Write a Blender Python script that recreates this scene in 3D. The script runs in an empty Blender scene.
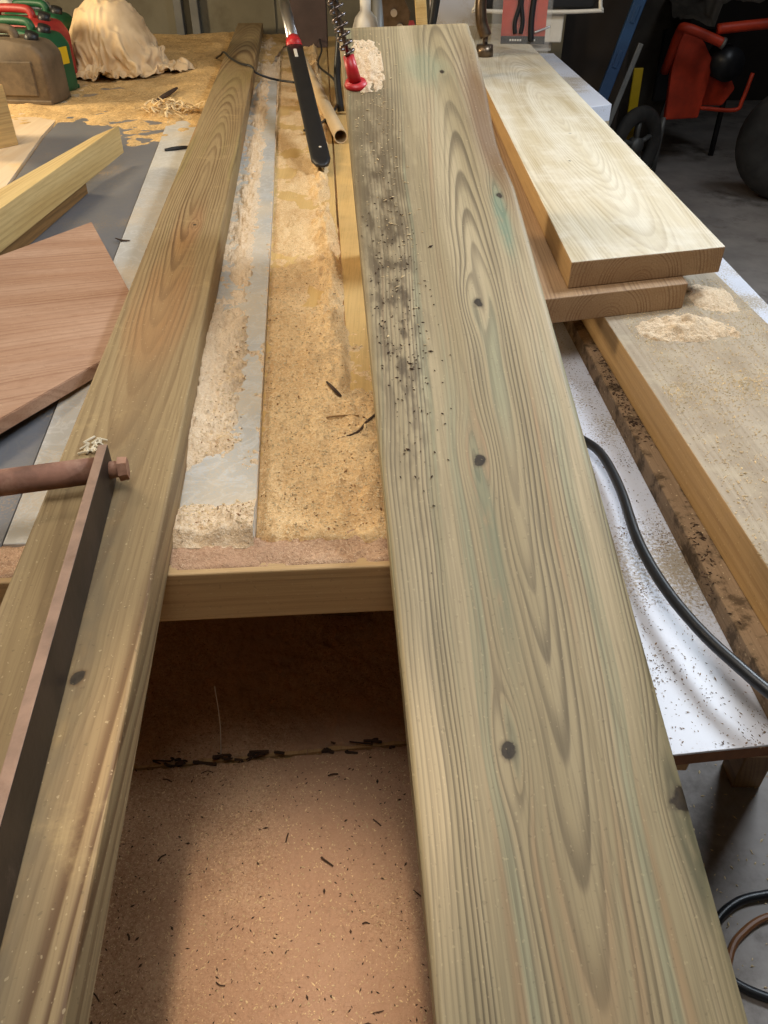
import bpy, bmesh, math, random
from mathutils import Vector, Matrix, noise as mn
random.seed(7)
S = bpy.context.scene
C = S.collection
V = Vector

# ------------------------------------------------------------------ camera, world, lights, exposure
cam = bpy.data.objects.new('camera', bpy.data.cameras.new('camera'))
C.objects.link(cam)
cam.location = (0, 0, 1.46)
cam.rotation_euler = (math.radians(90 - 38.14), 0, 0)
cam.data.sensor_fit = 'VERTICAL'
cam.data.sensor_height = 24
cam.data.lens = 24 * 773 / 1024
cam.data.clip_start = 0.02
S.camera = cam
S.view_settings.view_transform = 'Standard'
S.view_settings.look = 'None'
S.view_settings.gamma = 1
S.view_settings.use_curve_mapping = False
S.view_settings.exposure = 0.12

world = bpy.data.worlds.new('world')
S.world = world
world.use_nodes = True
world.node_tree.nodes['Background'].inputs[0].default_value = (0.9, 0.95, 1.0, 1)
world.node_tree.nodes['Background'].inputs[1].default_value = 0.10

def area(name, loc, target, sx, sy, power, col):
    l = bpy.data.lights.new(name, 'AREA')
    l.shape = 'RECTANGLE'; l.size = sx; l.size_y = sy; l.energy = power; l.color = col
    o = bpy.data.objects.new(name, l); C.objects.link(o)
    o.location = loc
    d = V(target) - V(loc)
    o.rotation_euler = d.to_track_quat('-Z', 'Y').to_euler()
    return o
area('daylight_rooflight', (1.5, 2.1, 2.72), (0.5, 1.1, 0.8), 0.55, 0.8, 70, (0.80, 0.90, 1.0))
area('warm_tube_light', (-1.3, 2.1, 2.6), (-0.7, 2.6, 0.9), 0.25, 0.7, 16, (1.0, 0.80, 0.54))
area('low_side_window', (-2.85, 2.7, 1.72), (-0.6, 2.75, 0.9), 0.45, 0.35, 58, (1.0, 0.80, 0.50))
area('overhead_daylight', (-0.05, 0.42, 2.72), (0.0, 0.50, 0.7), 1.0, 0.9, 22, (1.0, 0.95, 0.88))
sl = bpy.data.lights.new('shelf_fill_spot', 'SPOT'); sl.energy = 95; sl.color = (1.0, 0.80, 0.60); sl.spot_size = math.radians(15); sl.spot_blend = 1.0; sl.shadow_soft_size = 0.05  # added spot that makes the bright patch on the shelf, no known lamp
so = bpy.data.objects.new('shelf_fill_spot', sl); C.objects.link(so); so.location = (-0.05, 0.30, 2.45)
so.rotation_euler = (V((-0.11, 0.38, 0.45)) - V(so.location)).to_track_quat('-Z', 'Y').to_euler()

# ------------------------------------------------------------------ node helpers
area('corner_fill_light', (2.6, 4.0, 2.7), (1.9, 5.8, 0.6), 0.6, 0.6, 9, (0.85, 0.92, 1.0))  # added fill light that lifts the dark right corner

def srgb(r, g, b):
    def f(c):
        c /= 255
        return c / 12.92 if c <= 0.04045 else ((c + 0.055) / 1.055) ** 2.4
    return (f(r), f(g), f(b), 1)

class NT:
    def __init__(s, name, rough=0.6, metal=0.0, spec=0.5):
        s.mat = bpy.data.materials.new(name); s.mat.use_nodes = True
        s.t = s.mat.node_tree; s.n = s.t.nodes
        s.b = s.n['Principled BSDF']
        s.set('Roughness', rough); s.set('Metallic', metal)
        s.b.inputs['Specular IOR Level'].default_value = spec
        s.tc = s.n.new('ShaderNodeTexCoord')
        s.obj = s.tc.outputs['Object']
        s._xyz = None
    def put(s, sock, v):
        if isinstance(v, bpy.types.NodeSocket): s.t.links.new(v, sock)
        elif isinstance(v, (tuple, list)) and sock.type == 'VECTOR': sock.default_value = v[:3]
        else: sock.default_value = v
    def set(s, k, v): s.put(s.b.inputs[k], v)
    def m(s, op, a, b=None, c=None, clamp=False):
        n = s.n.new('ShaderNodeMath'); n.operation = op; n.use_clamp = clamp
        s.put(n.inputs[0], a)
        if b is not None: s.put(n.inputs[1], b)
        if c is not None: s.put(n.inputs[2], c)
        return n.outputs[0]
    def add(s, a, b): return s.m('ADD', a, b)
    def sub(s, a, b): return s.m('SUBTRACT', a, b)
    def mul(s, a, b): return s.m('MULTIPLY', a, b)
    def xyz(s):
        if s._xyz is None:
            n = s.n.new('ShaderNodeSeparateXYZ'); s.put(n.inputs[0], s.obj); s._xyz = n.outputs
        return s._xyz
    def vec(s, x, y, z):
        n = s.n.new('ShaderNodeCombineXYZ')
        for i, v in enumerate((x, y, z)): s.put(n.inputs[i], v)
        return n.outputs[0]
    def scale(s, sc, off=(0, 0, 0)):
        n = s.n.new('ShaderNodeMapping'); s.put(n.inputs[0], s.obj)
        n.inputs['Scale'].default_value = sc; n.inputs['Location'].default_value = off
        return n.outputs[0]
    def noise(s, vec=None, scale=1.0, detail=2.0, rough=0.5, dist=0.0):
        n = s.n.new('ShaderNodeTexNoise'); s.put(n.inputs['Vector'], vec if vec is not None else s.obj)
        n.inputs['Scale'].default_value = scale; n.inputs['Detail'].default_value = detail
        n.inputs['Roughness'].default_value = rough; n.inputs['Distortion'].default_value = dist
        return n.outputs[0]
    def noise1(s, w, scale=1.0, detail=1.0):
        n = s.n.new('ShaderNodeTexNoise'); n.noise_dimensions = '1D'; s.put(n.inputs['W'], w)
        n.inputs['Scale'].default_value = scale; n.inputs['Detail'].default_value = detail
        return n.outputs[0]
    def voro(s, vec=None, scale=1.0, feature='F1'):
        n = s.n.new('ShaderNodeTexVoronoi'); s.put(n.inputs['Vector'], vec if vec is not None else s.obj)
        n.feature = feature; n.inputs['Scale'].default_value = scale
        return n.outputs[0]
    def step(s, v, lo, hi, a=0.0, b=1.0):
        n = s.n.new('ShaderNodeMapRange'); n.interpolation_type = 'SMOOTHSTEP'
        s.put(n.inputs[0], v); n.inputs[1].default_value = lo; n.inputs[2].default_value = hi
        n.inputs[3].default_value = a; n.inputs[4].default_value = b
        return n.outputs[0]
    def mix(s, f, a, b, mode='MIX'):
        n = s.n.new('ShaderNodeMix'); n.data_type = 'RGBA'; n.blend_type = mode
        s.put(n.inputs[0], f); s.put(n.inputs[6], a); s.put(n.inputs[7], b)
        return n.outputs[2]
    def bump(s, h, strength=0.3, dist=0.002):
        n = s.n.new('ShaderNodeBump'); n.inputs['Strength'].default_value = strength
        n.inputs['Distance'].default_value = dist; s.put(n.inputs['Height'], h)
        s.put(s.b.inputs['Normal'], n.outputs[0])
    def gauss(s, x, y, xk, yk, a, b):
        dx = s.m('DIVIDE', s.sub(x, xk), a); dy = s.m('DIVIDE', s.sub(y, yk), b)
        q = s.add(s.mul(dx, dx), s.mul(dy, dy))
        return s.m('EXPONENT', s.mul(q, -1.0))

def wood(name, base, dark, light=None, N=110, cx=0.0, cslope=0.0, cz=-0.05, ym=None, k=8.0, knots=(), wob=0.006,
         tints=(), rough=0.62, contrast=1.0, seed=0.0, fibre=0.35, speck=0.0, stains=(), dust=None, wobs=(5, 1.3, 5), flat=False):
    """rings of a log cut lengthwise: x across, y along, z through the board"""
    s = NT(name, rough, spec=0.35)
    X, Y, Z = s.xyz()
    w = s.sub(s.noise(s.scale(wobs, (seed, seed * 2, 0)), 1.0, 2.0), 0.5)
    w2 = s.sub(s.noise(s.scale((22, 5, 22), (seed * 3, 0, 0)), 1.0, 1.0), 0.5)
    x = s.add(s.add(X, s.mul(w, wob * 6)), s.mul(w2, wob * 0.7))
    knotmask = 0.0; ringk = 0.0
    for (xk, yk, rad, push) in knots:
        dx = s.sub(X, xk)
        g = s.gauss(X, Y, xk, yk, rad * 3.2, rad * 8)
        tn = s.m('TANH', s.m('DIVIDE', dx, rad * 0.8))
        x = s.sub(x, s.mul(s.mul(tn, g), push))
        kw = s.mul(s.sub(s.noise(s.scale((70, 70, 70), (seed, 0, 3)), 1.0, 3.0), 0.5), rad * 1.6)
        kn = s.gauss(s.add(X, kw), s.add(Y, kw), xk, yk, rad * 1.05, rad * 1.3)
        knotmask = s.m('MAXIMUM', knotmask, kn) if not isinstance(knotmask, float) else kn
    xc = s.sub(x, s.add(cx, s.mul(Y, cslope)))
    q = s.mul(xc, xc)
    zz = s.sub(Z, cz); q = s.add(q, s.mul(zz, zz))
    if ym is not None:
        yy = s.m('DIVIDE', s.sub(Y, ym), k); q = s.add(q, s.mul(yy, yy))
    r = s.m('SQRT', q)
    rn = s.add(s.mul(r, N), s.mul(s.noise1(s.add(r, seed), 34.0, 1.0), 2.2))
    t = s.m('FRACT', rn)
    ring = s.mul(s.step(t, 0.3, 0.82), s.step(t, 0.86, 1.0, 1.0, 0.0))
    amp = s.step(s.noise1(s.add(r, seed + 3), 38.0, 1.0), 0.32, 0.68, 0.25, 1.0)
    amp = s.mul(amp, s.step(s.noise(s.scale((14, 1.4, 14), (seed, 5, 0)), 1.0, 1.0), 0.25, 0.7, 0.45, 1.0))
    ring = s.mul(s.mul(ring, amp), contrast)
    light = light or tuple(min(1, c * 1.25) for c in base[:3]) + (1,)
    broad = s.noise(s.scale((18, 0.9, 18), (seed, 1, 2)), 1.0, 3.0)
    col = s.mix(s.step(broad, 0.3, 0.7), base, light)
    for i, (tc, lo, hi, amt, sc) in enumerate(tints):
        tn = s.noise(s.vec(s.mul(r, sc), s.mul(Y, 1.1), 3.7 * i + seed), 1.0, 2.0)
        col = s.mix(s.step(tn, lo, hi, 0.0, amt), col, tc)
    col = s.mix(ring, col, dark)
    fib = s.noise(s.scale((420, 9, 420), (seed, 0, 0)), 1.0, 2.0)
    col = s.mix(s.step(fib, 0.42, 0.75, 0.0, fibre), col, dark)
    for (sc_, xk, yk, a, b, amt, nlo, nhi) in stains:
        g = s.gauss(X, Y, xk, yk, a, b)
        nz = s.step(s.noise(s.scale((60, 22, 60), (seed, 9, 1)), 1.0, 3.0), nlo, nhi)
        col = s.mix(s.mul(s.mul(s.m('MINIMUM', s.mul(g, 1.6), 1.0), nz), amt), col, sc_)
    if knots:
        kr = s.noise(s.scale((160, 160, 160)), 1.0, 2.0)
        kc = s.mix(kr, srgb(28, 25, 22), srgb(76, 64, 48))
        halo = s.step(knotmask, 0.12, 0.5, 0.0, 0.45)
        col = s.mix(halo, col, dark)
        col = s.mix(s.step(knotmask, 0.42, 0.62), col, kc)
    if speck:
        sp = s.noise(s.scale((190, 190, 190), (seed, 4, 0)), 1.0, 2.0)
        col = s.mix(s.step(sp, 0.66, 0.72, 0.0, speck), col, srgb(50, 42, 32))
        sp2 = s.noise(s.scale((260, 200, 260), (seed, 8, 0)), 1.0, 1.0)
        col = s.mix(s.step(sp2, 0.69, 0.74, 0.0, speck), col, srgb(226, 206, 164))
    if dust:
        dcol, dlo, dhi, damt, dsc = dust
        d = s.noise(s.scale((dsc, dsc, dsc), (seed, 2, 0)), 1.0, 6.0, 0.7)
        col = s.mix(s.step(d, dlo, dhi, 0.0, damt), col, dcol)
    s.set('Base Color', col)
    s.bump(s.sub(s.mul(fib, 0.5), ring), 0.25, 0.0008)
    return s.mat

def plain(name, col, rough=0.5, metal=0.0, var=0.12, scale=12.0, bump=0.15, dirt=None, dirt_lo=0.5, dirt_hi=0.7, spec=0.5):
    s = NT(name, rough, metal, spec)
    n = s.noise(None, scale, 5.0, 0.6)
    d = tuple(c * (1 - var * 2) for c in col[:3]) + (1,); l = tuple(min(1, c * (1 + var)) for c in col[:3]) + (1,)
    c = s.mix(s.step(n, 0.25, 0.75), d, l)
    if dirt:
        n2 = s.noise(s.scale((1, 1, 1), (3, 1, 7)), scale * 0.6, 8.0, 0.7)
        c = s.mix(s.step(n2, dirt_lo, dirt_hi, 0, 0.85), c, dirt)
    s.set('Base Color', c)
    if bump: s.bump(s.noise(None, scale * 6, 4.0), bump, 0.001)
    return s.mat

# ------------------------------------------------------------------ mesh helpers
def tag(o, label=None, cat=None, group=None, kind=None):
    if label: o['label'] = label
    if cat: o['category'] = cat
    if group: o['group'] = group
    if kind: o['kind'] = kind
    return o
def thing(name, label, cat, loc=(0, 0, 0), rz=0.0, group=None):
    o = bpy.data.objects.new(name, None); C.objects.link(o)
    o.empty_display_size = 0.02
    o.location = loc; o.rotation_euler = (0, 0, rz)
    return tag(o, label, cat, group)
def build(name, bm, mat, parent=None, smooth=False, matrix=None):
    me = bpy.data.meshes.new(name)
    bmesh.ops.recalc_face_normals(bm, faces=bm.faces)
    bm.to_mesh(me); bm.free()
    for p in me.polygons: p.use_smooth = smooth
    if isinstance(mat, (list, tuple)):
        for m_ in mat: me.materials.append(m_)
    else: me.materials.append(mat)
    o = bpy.data.objects.new(name, me); C.objects.link(o)
    if matrix is not None: o.matrix_world = matrix
    if parent is not None: o.parent = parent
    return o
def box(bm, x0, x1, y0, y1, z0, z1, bev=0.0, seg=2, M=None):
    g = bmesh.ops.create_cube(bm, size=1.0)
    vs = g['verts']
    for v in vs: v.co = V((x0 + (v.co.x + .5) * (x1 - x0), y0 + (v.co.y + .5) * (y1 - y0), z0 + (v.co.z + .5) * (z1 - z0)))
    if bev:
        es = list({e for v in vs for e in v.link_edges})
        r = bmesh.ops.bevel(bm, geom=es, offset=bev, segments=seg, affect='EDGES', profile=0.5)
        vs = list({v for f in r['faces'] for v in f.verts} | {v for v in vs if v.is_valid})
    if M is not None: bmesh.ops.transform(bm, matrix=M, verts=vs)
    return vs
def cyl(bm, p0, p1, r0, r1=None, seg=20, caps=True):
    p0, p1 = V(p0), V(p1); r1 = r0 if r1 is None else r1
    d = (p1 - p0); q = d.to_track_quat('Z', 'Y').to_matrix()
    A = [bm.verts.new(p0 + q @ V((math.cos(t) * r0, math.sin(t) * r0, 0))) for t in [2 * math.pi * i / seg for i in range(seg)]]
    B = [bm.verts.new(p1 + q @ V((math.cos(t) * r1, math.sin(t) * r1, 0))) for t in [2 * math.pi * i / seg for i in range(seg)]]
    for i in range(seg): bm.faces.new((A[i], A[(i + 1) % seg], B[(i + 1) % seg], B[i]))
    if caps: bm.faces.new(A[::-1]); bm.faces.new(B)
def spline(pts, n=8):
    P = [V(p) for p in pts]; P = [P[0] * 2 - P[1]] + P + [P[-1] * 2 - P[-2]]
    out = []
    for i in range(1, len(P) - 2):
        for k in range(n):
            t = k / n; a, b, c, d = P[i - 1:i + 3]
            out.append(0.5 * ((2 * b) + (c - a) * t + (2 * a - 5 * b + 4 * c - d) * t * t + (3 * b - a - 3 * c + d) * t ** 3))
    out.append(P[-2]); return out
def tube(bm, pts, r, seg=12, sub=8, sy=1.0):
    P = spline(pts, sub) if sub else [V(p) for p in pts]
    rs = r if callable(r) else (lambda t: r)
    up = V((0, 0, 1)); rings = []
    for i, p in enumerate(P):
        d = (P[min(i + 1, len(P) - 1)] - P[max(i - 1, 0)]).normalized()
        if abs(d.dot(up)) > 0.99: up = V((0, 1, 0))
        x = d.cross(up).normalized(); y = x.cross(d).normalized(); up = y
        R = rs(i / (len(P) - 1))
        rings.append([bm.verts.new(p + x * math.cos(a) * R + y * math.sin(a) * R * sy) for a in [2 * math.pi * k / seg for k in range(seg)]])
    for A, B in zip(rings, rings[1:]):
        for k in range(seg): bm.faces.new((A[k], A[(k + 1) % seg], B[(k + 1) % seg], B[k]))
    bm.faces.new(rings[0][::-1]); bm.faces.new(rings[-1])
def prism(bm, poly, z0, z1, bev=0.0):
    a = [bm.verts.new((x, y, z0)) for x, y in poly]; b = [bm.verts.new((x, y, z1)) for x, y in poly]
    n = len(poly); f = [bm.faces.new(a[::-1]), bm.faces.new(b)]
    for i in range(n): f.append(bm.faces.new((a[i], a[(i + 1) % n], b[(i + 1) % n], b[i])))
    if bev:
        es = list({e for v in a + b for e in v.link_edges})
        bmesh.ops.bevel(bm, geom=es, offset=bev, segments=2, affect='EDGES', profile=0.5)
def frame(O, along, up=(0, 0, 1)):
    a = V(along).normalized(); u = V(up); r = a.cross(u).normalized(); n = r.cross(a).normalized()
    return Matrix(((r.x, a.x, n.x, O[0]), (r.y, a.y, n.y, O[1]), (r.z, a.z, n.z, O[2]), (0, 0, 0, 1)))
def plank(name, O, along, w, L, t, mat, bev=0.0015, up=(0, 0, 1), parent=None):
    """top face centre of the near end at O"""
    bm = bmesh.new(); box(bm, -w / 2, w / 2, 0, L, -t, 0, bev)
    o = build(name, bm, mat, parent, matrix=frame(O, along, up))
    if isinstance(mat, list):                      # planed sides, weathered top, sawn ends
        for p in o.data.polygons: p.material_index = (len(mat) - 1) if abs(p.normal.y) > .7 else (1 if p.normal.z > .5 else 0)
    return o
def grid(bm, xs, ys, f):
    R = [[bm.verts.new(f(x, y)) for x in xs] for y in ys]
    for j in range(len(ys) - 1):
        for i in range(len(xs) - 1): bm.faces.new((R[j][i], R[j][i + 1], R[j + 1][i + 1], R[j + 1][i]))
    return R
def lin(a, b, n): return [a + (b - a) * i / (n - 1) for i in range(n)]
def sm(a, b, x):
    t = max(0, min(1, (x - a) / (b - a))); return t * t * (3 - 2 * t)
def fbm(x, y, z=0.0, o=4):
    return mn.fractal(V((x, y, z)), 0.9, 2.1, o)      # about -1..1

# ------------------------------------------------------------------ materials
M = {}
M['floor'] = plain('concrete_floor', srgb(172, 164, 158), 0.85, var=0.14, scale=3.5, bump=0.25, dirt=srgb(86, 78, 70))
M['darkpanel'] = plain('dark_panel', srgb(46, 38, 32), 0.7, var=0.15, scale=2, bump=0.05)
M['wallpaint'] = plain('drab_wall', srgb(118, 112, 94), 0.6, var=0.08, scale=3, bump=0.05, dirt=srgb(92, 84, 66))
M['ceil'] = plain('ceiling_boards', srgb(150, 146, 138), 0.8, var=0.05, scale=2, bump=0)
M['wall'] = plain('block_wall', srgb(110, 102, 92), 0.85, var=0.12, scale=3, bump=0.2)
M['wall_dark'] = plain('dark_wall', srgb(52, 46, 42), 0.85, var=0.15, scale=2, bump=0.1)  # dark tone for the right and far walls

TEAL = srgb(112, 146, 126); PINK = srgb(176, 138, 104)
M['main'] = wood('green_treated_board', srgb(165, 149, 116), srgb(88, 77, 60), srgb(192, 176, 144), N=205, cx=0.000, cslope=0.030, cz=0.010,
    ym=1.03, k=17.0, wob=0.0045, wobs=(6, 2.4, 6),
    knots=[(-.029, .606, .0072, .016), (-.007, .928, .007, .015), (.028, 1.179, .0072, .014), (.092, 1.40, .0055, .012), (.050, 1.745, .0045, .010), (.114, .552, .010, .014)],
    tints=[(TEAL, 0.55, 0.70, 0.30, 75.0), (PINK, 0.56, 0.7, 0.5, 55.0), (srgb(132, 122, 90), 0.5, 0.7, 0.5, 30.0)],
    contrast=0.8, seed=1.7, fibre=0.3, rough=0.55, speck=0.18,
    stains=[(srgb(66, 52, 40), -.080, 1.28, .026, .28, 0.8, 0.44, 0.6), (srgb(98, 84, 62), -.085, 1.5, .05, .28, 0.6, 0.2, 0.5),
            (srgb(118, 84, 46), .104, 1.60, .024, .20, 0.85, 0.0, 0.3), (srgb(104, 124, 104), -.010, .84, .008, .13, 0.45, 0.2, 0.5),
            (TEAL, .088, 1.35, .009, .07, 0.6, 0.2, 0.5), (srgb(76, 80, 62), .110, .52, .008, .06, 0.6, 0.2, 0.5), (TEAL, .02, 1.76, .03, .05, 0.3, 0.2, 0.5)])
M['beam'] = wood('pale_brown_beam', srgb(142, 120, 86), srgb(88, 62, 38), srgb(158, 137, 101), N=165, cx=-0.012, cslope=0.006, cz=0.006, ym=2.0, k=22.0,
    wob=0.004, knots=[(.022, .545, .006, .012), (.012, 1.72, .004, .016)],
    tints=[(srgb(142, 128, 84), 0.5, 0.65, 0.6, 30.0), (srgb(168, 118, 72), 0.55, 0.7, 0.55, 22.0)], contrast=0.9, seed=4.2, fibre=0.3, speck=0.25, stains=[(srgb(148, 112, 78), .012, 1.72, .016, .11, 0.5, 0.1, 0.5), (srgb(150, 118, 82), .0, 1.16, .030, .22, 0.4, 0.15, 0.5), (srgb(110, 98, 78), .01, .45, .022, .45, 0.6, 0.2, 0.6)],
    dust=(srgb(206, 180, 128), 0.55, 0.75, 0.35, 9.0))
M['pale'] = wood('bleached_board', srgb(206, 192, 162), srgb(158, 136, 100), srgb(226, 218, 198), N=150, cx=0.02, cz=0.01, ym=1.2, k=12.0, wob=0.004,
    tints=[(srgb(188, 170, 132), 0.52, 0.7, 0.6, 30.0)], contrast=0.5, seed=6.0, fibre=0.22, speck=0.1, knots=[(.02, .9, .004, .004), (-.03, .62, .004, .004)],
    dust=(srgb(232, 226, 212), 0.45, 0.7, 0.5, 7.0))
M['under'] = wood('brown_under_board', srgb(158, 124, 84), srgb(104, 70, 44), N=170, cx=-0.01, cz=-0.06, wob=0.003, contrast=0.8, seed=8.0, speck=0.2)
M['grey'] = wood('weathered_wide_board', srgb(162, 146, 124), srgb(128, 108, 84), srgb(180, 166, 146), N=60, cx=-0.03, cz=-0.02, wob=0.004, contrast=0.35, seed=11.0, fibre=0.3, speck=0.5,
    dust=(srgb(196, 182, 156), 0.45, 0.7, 0.5, 16.0), rough=0.75)
M['tanface'] = wood('tan_planed_side', srgb(166, 134, 92), srgb(122, 90, 56), srgb(182, 150, 106), N=120, cz=-0.1, wob=0.003, contrast=0.4, seed=31.0, fibre=0.3, speck=0.2)
M['underend'] = wood('sawn_end_grain', srgb(164, 132, 98), srgb(116, 84, 58), srgb(176, 146, 112), N=190, cx=-0.01, cz=-0.05, wob=0.002, contrast=0.7, seed=33.0, speck=0.2)
M['channel'] = wood('dusty_brown_board', srgb(142, 118, 92), srgb(104, 80, 54), N=60, cz=-0.03, wob=0.004, contrast=0.3, seed=13.0, speck=0.5,
    dust=(srgb(70, 54, 36), 0.47, 0.62, 0.85, 26.0), rough=0.8)
M['flat'] = wood('pinkish_offcut', srgb(168, 130, 104), srgb(128, 88, 64), srgb(184, 150, 126), N=95, cx=0.08, cz=0.01, wob=0.004, contrast=0.55, seed=15.0, fibre=0.3, speck=0.15)
M['timber'] = wood('yellow_timber', srgb(196, 164, 104), srgb(150, 112, 62), srgb(214, 188, 132), N=110, cx=0.0, cz=-0.1, wob=0.003, contrast=0.5, seed=17.0, fibre=0.25, speck=0.1)
M['timber_dark'] = wood('brown_timber', srgb(132, 98, 56), srgb(84, 56, 30), N=110, cx=0.0, cz=-0.1, wob=0.003, contrast=0.5, seed=19.0)
M['front'] = wood('front_rail_wood', srgb(184, 150, 104), srgb(130, 94, 58), srgb(202, 170, 124), N=90, cx=0.0, cz=-0.12, wob=0.003, contrast=0.4, seed=21.0, fibre=0.3, speck=0.2,
    dust=(srgb(190, 150, 104), 0.5, 0.7, 0.4, 14.0))
M['benchwood'] = wood('bench_top_boards', srgb(206, 168, 104), srgb(160, 120, 68), srgb(222, 188, 126), N=40, cx=0.3, cz=-0.1, wob=0.003, contrast=0.3, seed=23.0, fibre=0.3, speck=0.3,
    dust=(srgb(216, 178, 116), 0.4, 0.65, 0.6, 12.0))
M['ply'] = wood('pale_ply_sheet', srgb(206, 182, 150), srgb(178, 146, 108), srgb(222, 204, 178), N=20, cz=-0.1, contrast=0.2, seed=25.0, fibre=0.15,
    dust=(srgb(216, 182, 124), 0.48, 0.66, 0.7, 5.0))
M['block'] = wood('wood_block', srgb(190, 158, 104), srgb(140, 104, 60), N=120, cz=-0.1, contrast=0.5, seed=27.0, speck=0.1)
M['backblock'] = plain('purple_brown_block', srgb(78, 62, 58), 0.7, var=0.15, scale=8)

def melamine(name, base, dustc, dlo, dhi, rough=0.28, dsc=30.0, scratch=None, amt=0.9):
    s = NT(name, rough)
    n = s.noise(s.scale((1, 1, 1), (2, 0, 0)), 3.0, 4.0)
    c = s.mix(s.step(n, 0.3, 0.7), base, tuple(x * 0.86 for x in base[:3]) + (1,))
    if scratch:
        v = s.noise(s.scale((26, 26, 26)), 1.0, 4.0, 0.6, 0.8)
        line = s.mul(s.step(v, 0.44, 0.5), s.step(v, 0.5, 0.56, 1.0, 0.0))
        c = s.mix(s.mul(line, 0.45), c, scratch)
    big = s.noise(s.scale((1, 1, 1), (7, 3, 0)), 5.0, 3.0)
    fine = s.noise(s.scale((1, 1, 1), (1, 5, 0)), dsc * 8, 3.0, 0.7)
    d = s.add(s.mul(big, 0.55), s.mul(fine, 0.45))
    msk = s.step(d, dlo, dhi, 0.0, amt)
    c = s.mix(msk, c, dustc)
    s.set('Base Color', c)
    s.set('Roughness', s.add(rough, s.mul(msk, 0.5)))
    s.bump(s.mul(msk, fine), 0.3, 0.001)
    return s.mat
M['whiteboard'] = melamine('white_melamine', srgb(216, 219, 230), srgb(160, 144, 118), 0.48, 0.6, 0.38)
M['formica'] = melamine('worn_grey_formica', srgb(192, 191, 186), srgb(206, 186, 154), 0.46, 0.6, 0.42, scratch=srgb(214, 214, 212), amt=0.6)
M['slate'] = melamine('dark_slate_sheet', srgb(112, 114, 120), srgb(176, 150, 112), 0.53, 0.64, 0.4, scratch=srgb(120, 118, 116), amt=0.7)
M['chip'] = plain('chipboard_edge', srgb(128, 84, 52), 0.8, scale=40)

def dustmat(name, lo, hi, fleck, bark=0.2, dark_amt=0.6, scale=1.0, patch=None):
    s = NT(name, 0.9, spec=0.2)
    a = s.noise(None, 240.0 * scale, 3.0, 0.8); b = s.noise(s.scale((1, 1, 1), (4, 4, 4)), 7.0, 4.0, 0.6)
    c = s.mix(s.step(s.add(s.mul(a, 0.6), s.mul(b, 0.4)), 0.36, 0.62), lo, hi)
    f = s.noise(s.scale((1, 1, 1), (9, 1, 2)), 520.0 * scale, 2.0, 0.6)
    c = s.mix(s.step(f, 0.6, 0.68, 0.0, 0.7), c, fleck)
    g = s.noise(s.scale((1, 1, 1), (2, 7, 2)), 330.0 * scale, 2.0, 0.6)
    c = s.mix(s.step(g, 0.64, 0.70, 0.0, dark_amt), c, srgb(92, 62, 38))
    if patch:
        pn = s.noise(s.scale((1, 1, 1), (6, 3, 2)), 3.0, 3.0)
        c = s.mix(s.step(pn, 0.45, 0.62, 0.0, 0.8), c, patch)
    s.set('Base Color', c)
    s.bump(s.add(a, s.mul(s.noise(None, 90.0 * scale, 3.0), 1.2)), 0.8, 0.004)
    return s.mat
M['dust_gold'] = dustmat('golden_sawdust', srgb(212, 170, 118), srgb(242, 210, 160), srgb(252, 238, 202))
M['dust_pale'] = dustmat('pale_pink_sawdust', srgb(214, 184, 146), srgb(236, 214, 184), srgb(250, 238, 218))
M['dust_shelf'] = dustmat('pinkish_shelf_dust', srgb(172, 134, 104), srgb(210, 174, 142), srgb(236, 212, 182), dark_amt=0.8, patch=srgb(188, 150, 122))
M['dust_far'] = dustmat('tan_sawdust', srgb(170, 138, 92), srgb(218, 184, 130), srgb(236, 212, 166), scale=0.4)
M['fleck'] = plain('pale_wood_chips', srgb(232, 206, 160), 0.85, var=0.2, scale=60)
M['bark'] = plain('dark_bark_slivers', srgb(70, 50, 36), 0.9, var=0.3, scale=60)
M['rust'] = plain('rusty_steel', srgb(142, 100, 80), 0.75, 0.15, var=0.25, scale=25, bump=0.4, dirt=srgb(172, 134, 112))
M['rust_bar'] = plain('rust_brown_bar', srgb(150, 122, 104), 0.7, 0.1, var=0.15, scale=30, bump=0.3, dirt=srgb(120, 84, 62), dirt_lo=0.55)
M['dark_bar'] = plain('shaded_dark_steel', srgb(62, 50, 42), 0.5, 0.3, var=0.25, scale=14, bump=0.3, dirt=srgb(120, 104, 92), dirt_lo=0.62, dirt_hi=0.75)  # bar sides: shade under overhead light put into a darker colour
M['black_rubber'] = plain('black_rubber', srgb(34, 36, 40), 0.38, var=0.15, scale=20, bump=0.1)
M['black_plastic'] = plain('black_plastic', srgb(28, 28, 30), 0.45, var=0.1, scale=10, bump=0.05)
M['chrome'] = plain('chrome', srgb(222, 222, 226), 0.28, 1.0, var=0.03, bump=0)
M['steel'] = plain('spring_steel', srgb(120, 112, 112), 0.3, 1.0, var=0.1, scale=40, bump=0.1)
M['oldsteel'] = plain('old_bronzed_steel', srgb(120, 104, 88), 0.35, 0.9, var=0.2, scale=30, bump=0.2)
M['red'] = plain('red_plastic', srgb(200, 40, 48), 0.4, var=0.1, scale=10, bump=0.03)
M['canred'] = plain('faded_red_plastic', srgb(160, 46, 42), 0.5, var=0.15, scale=12, bump=0.05, dirt=srgb(150, 110, 84), dirt_lo=0.55)
M['cangreen'] = plain('green_plastic', srgb(28, 86, 54), 0.5, var=0.15, scale=12, bump=0.05, dirt=srgb(84, 92, 62), dirt_lo=0.55)
M['canbrown'] = plain('dusty_grey_brown_plastic', srgb(108, 92, 72), 0.6, var=0.2, scale=12, bump=0.1, dirt=srgb(72, 60, 48))
M['yellow'] = plain('yellow_label', srgb(228, 190, 30), 0.5, var=0.05, bump=0)
M['pvc'] = plain('beige_plastic_pipe', srgb(216, 190, 152), 0.4, var=0.06, scale=8, bump=0.02)
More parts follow.
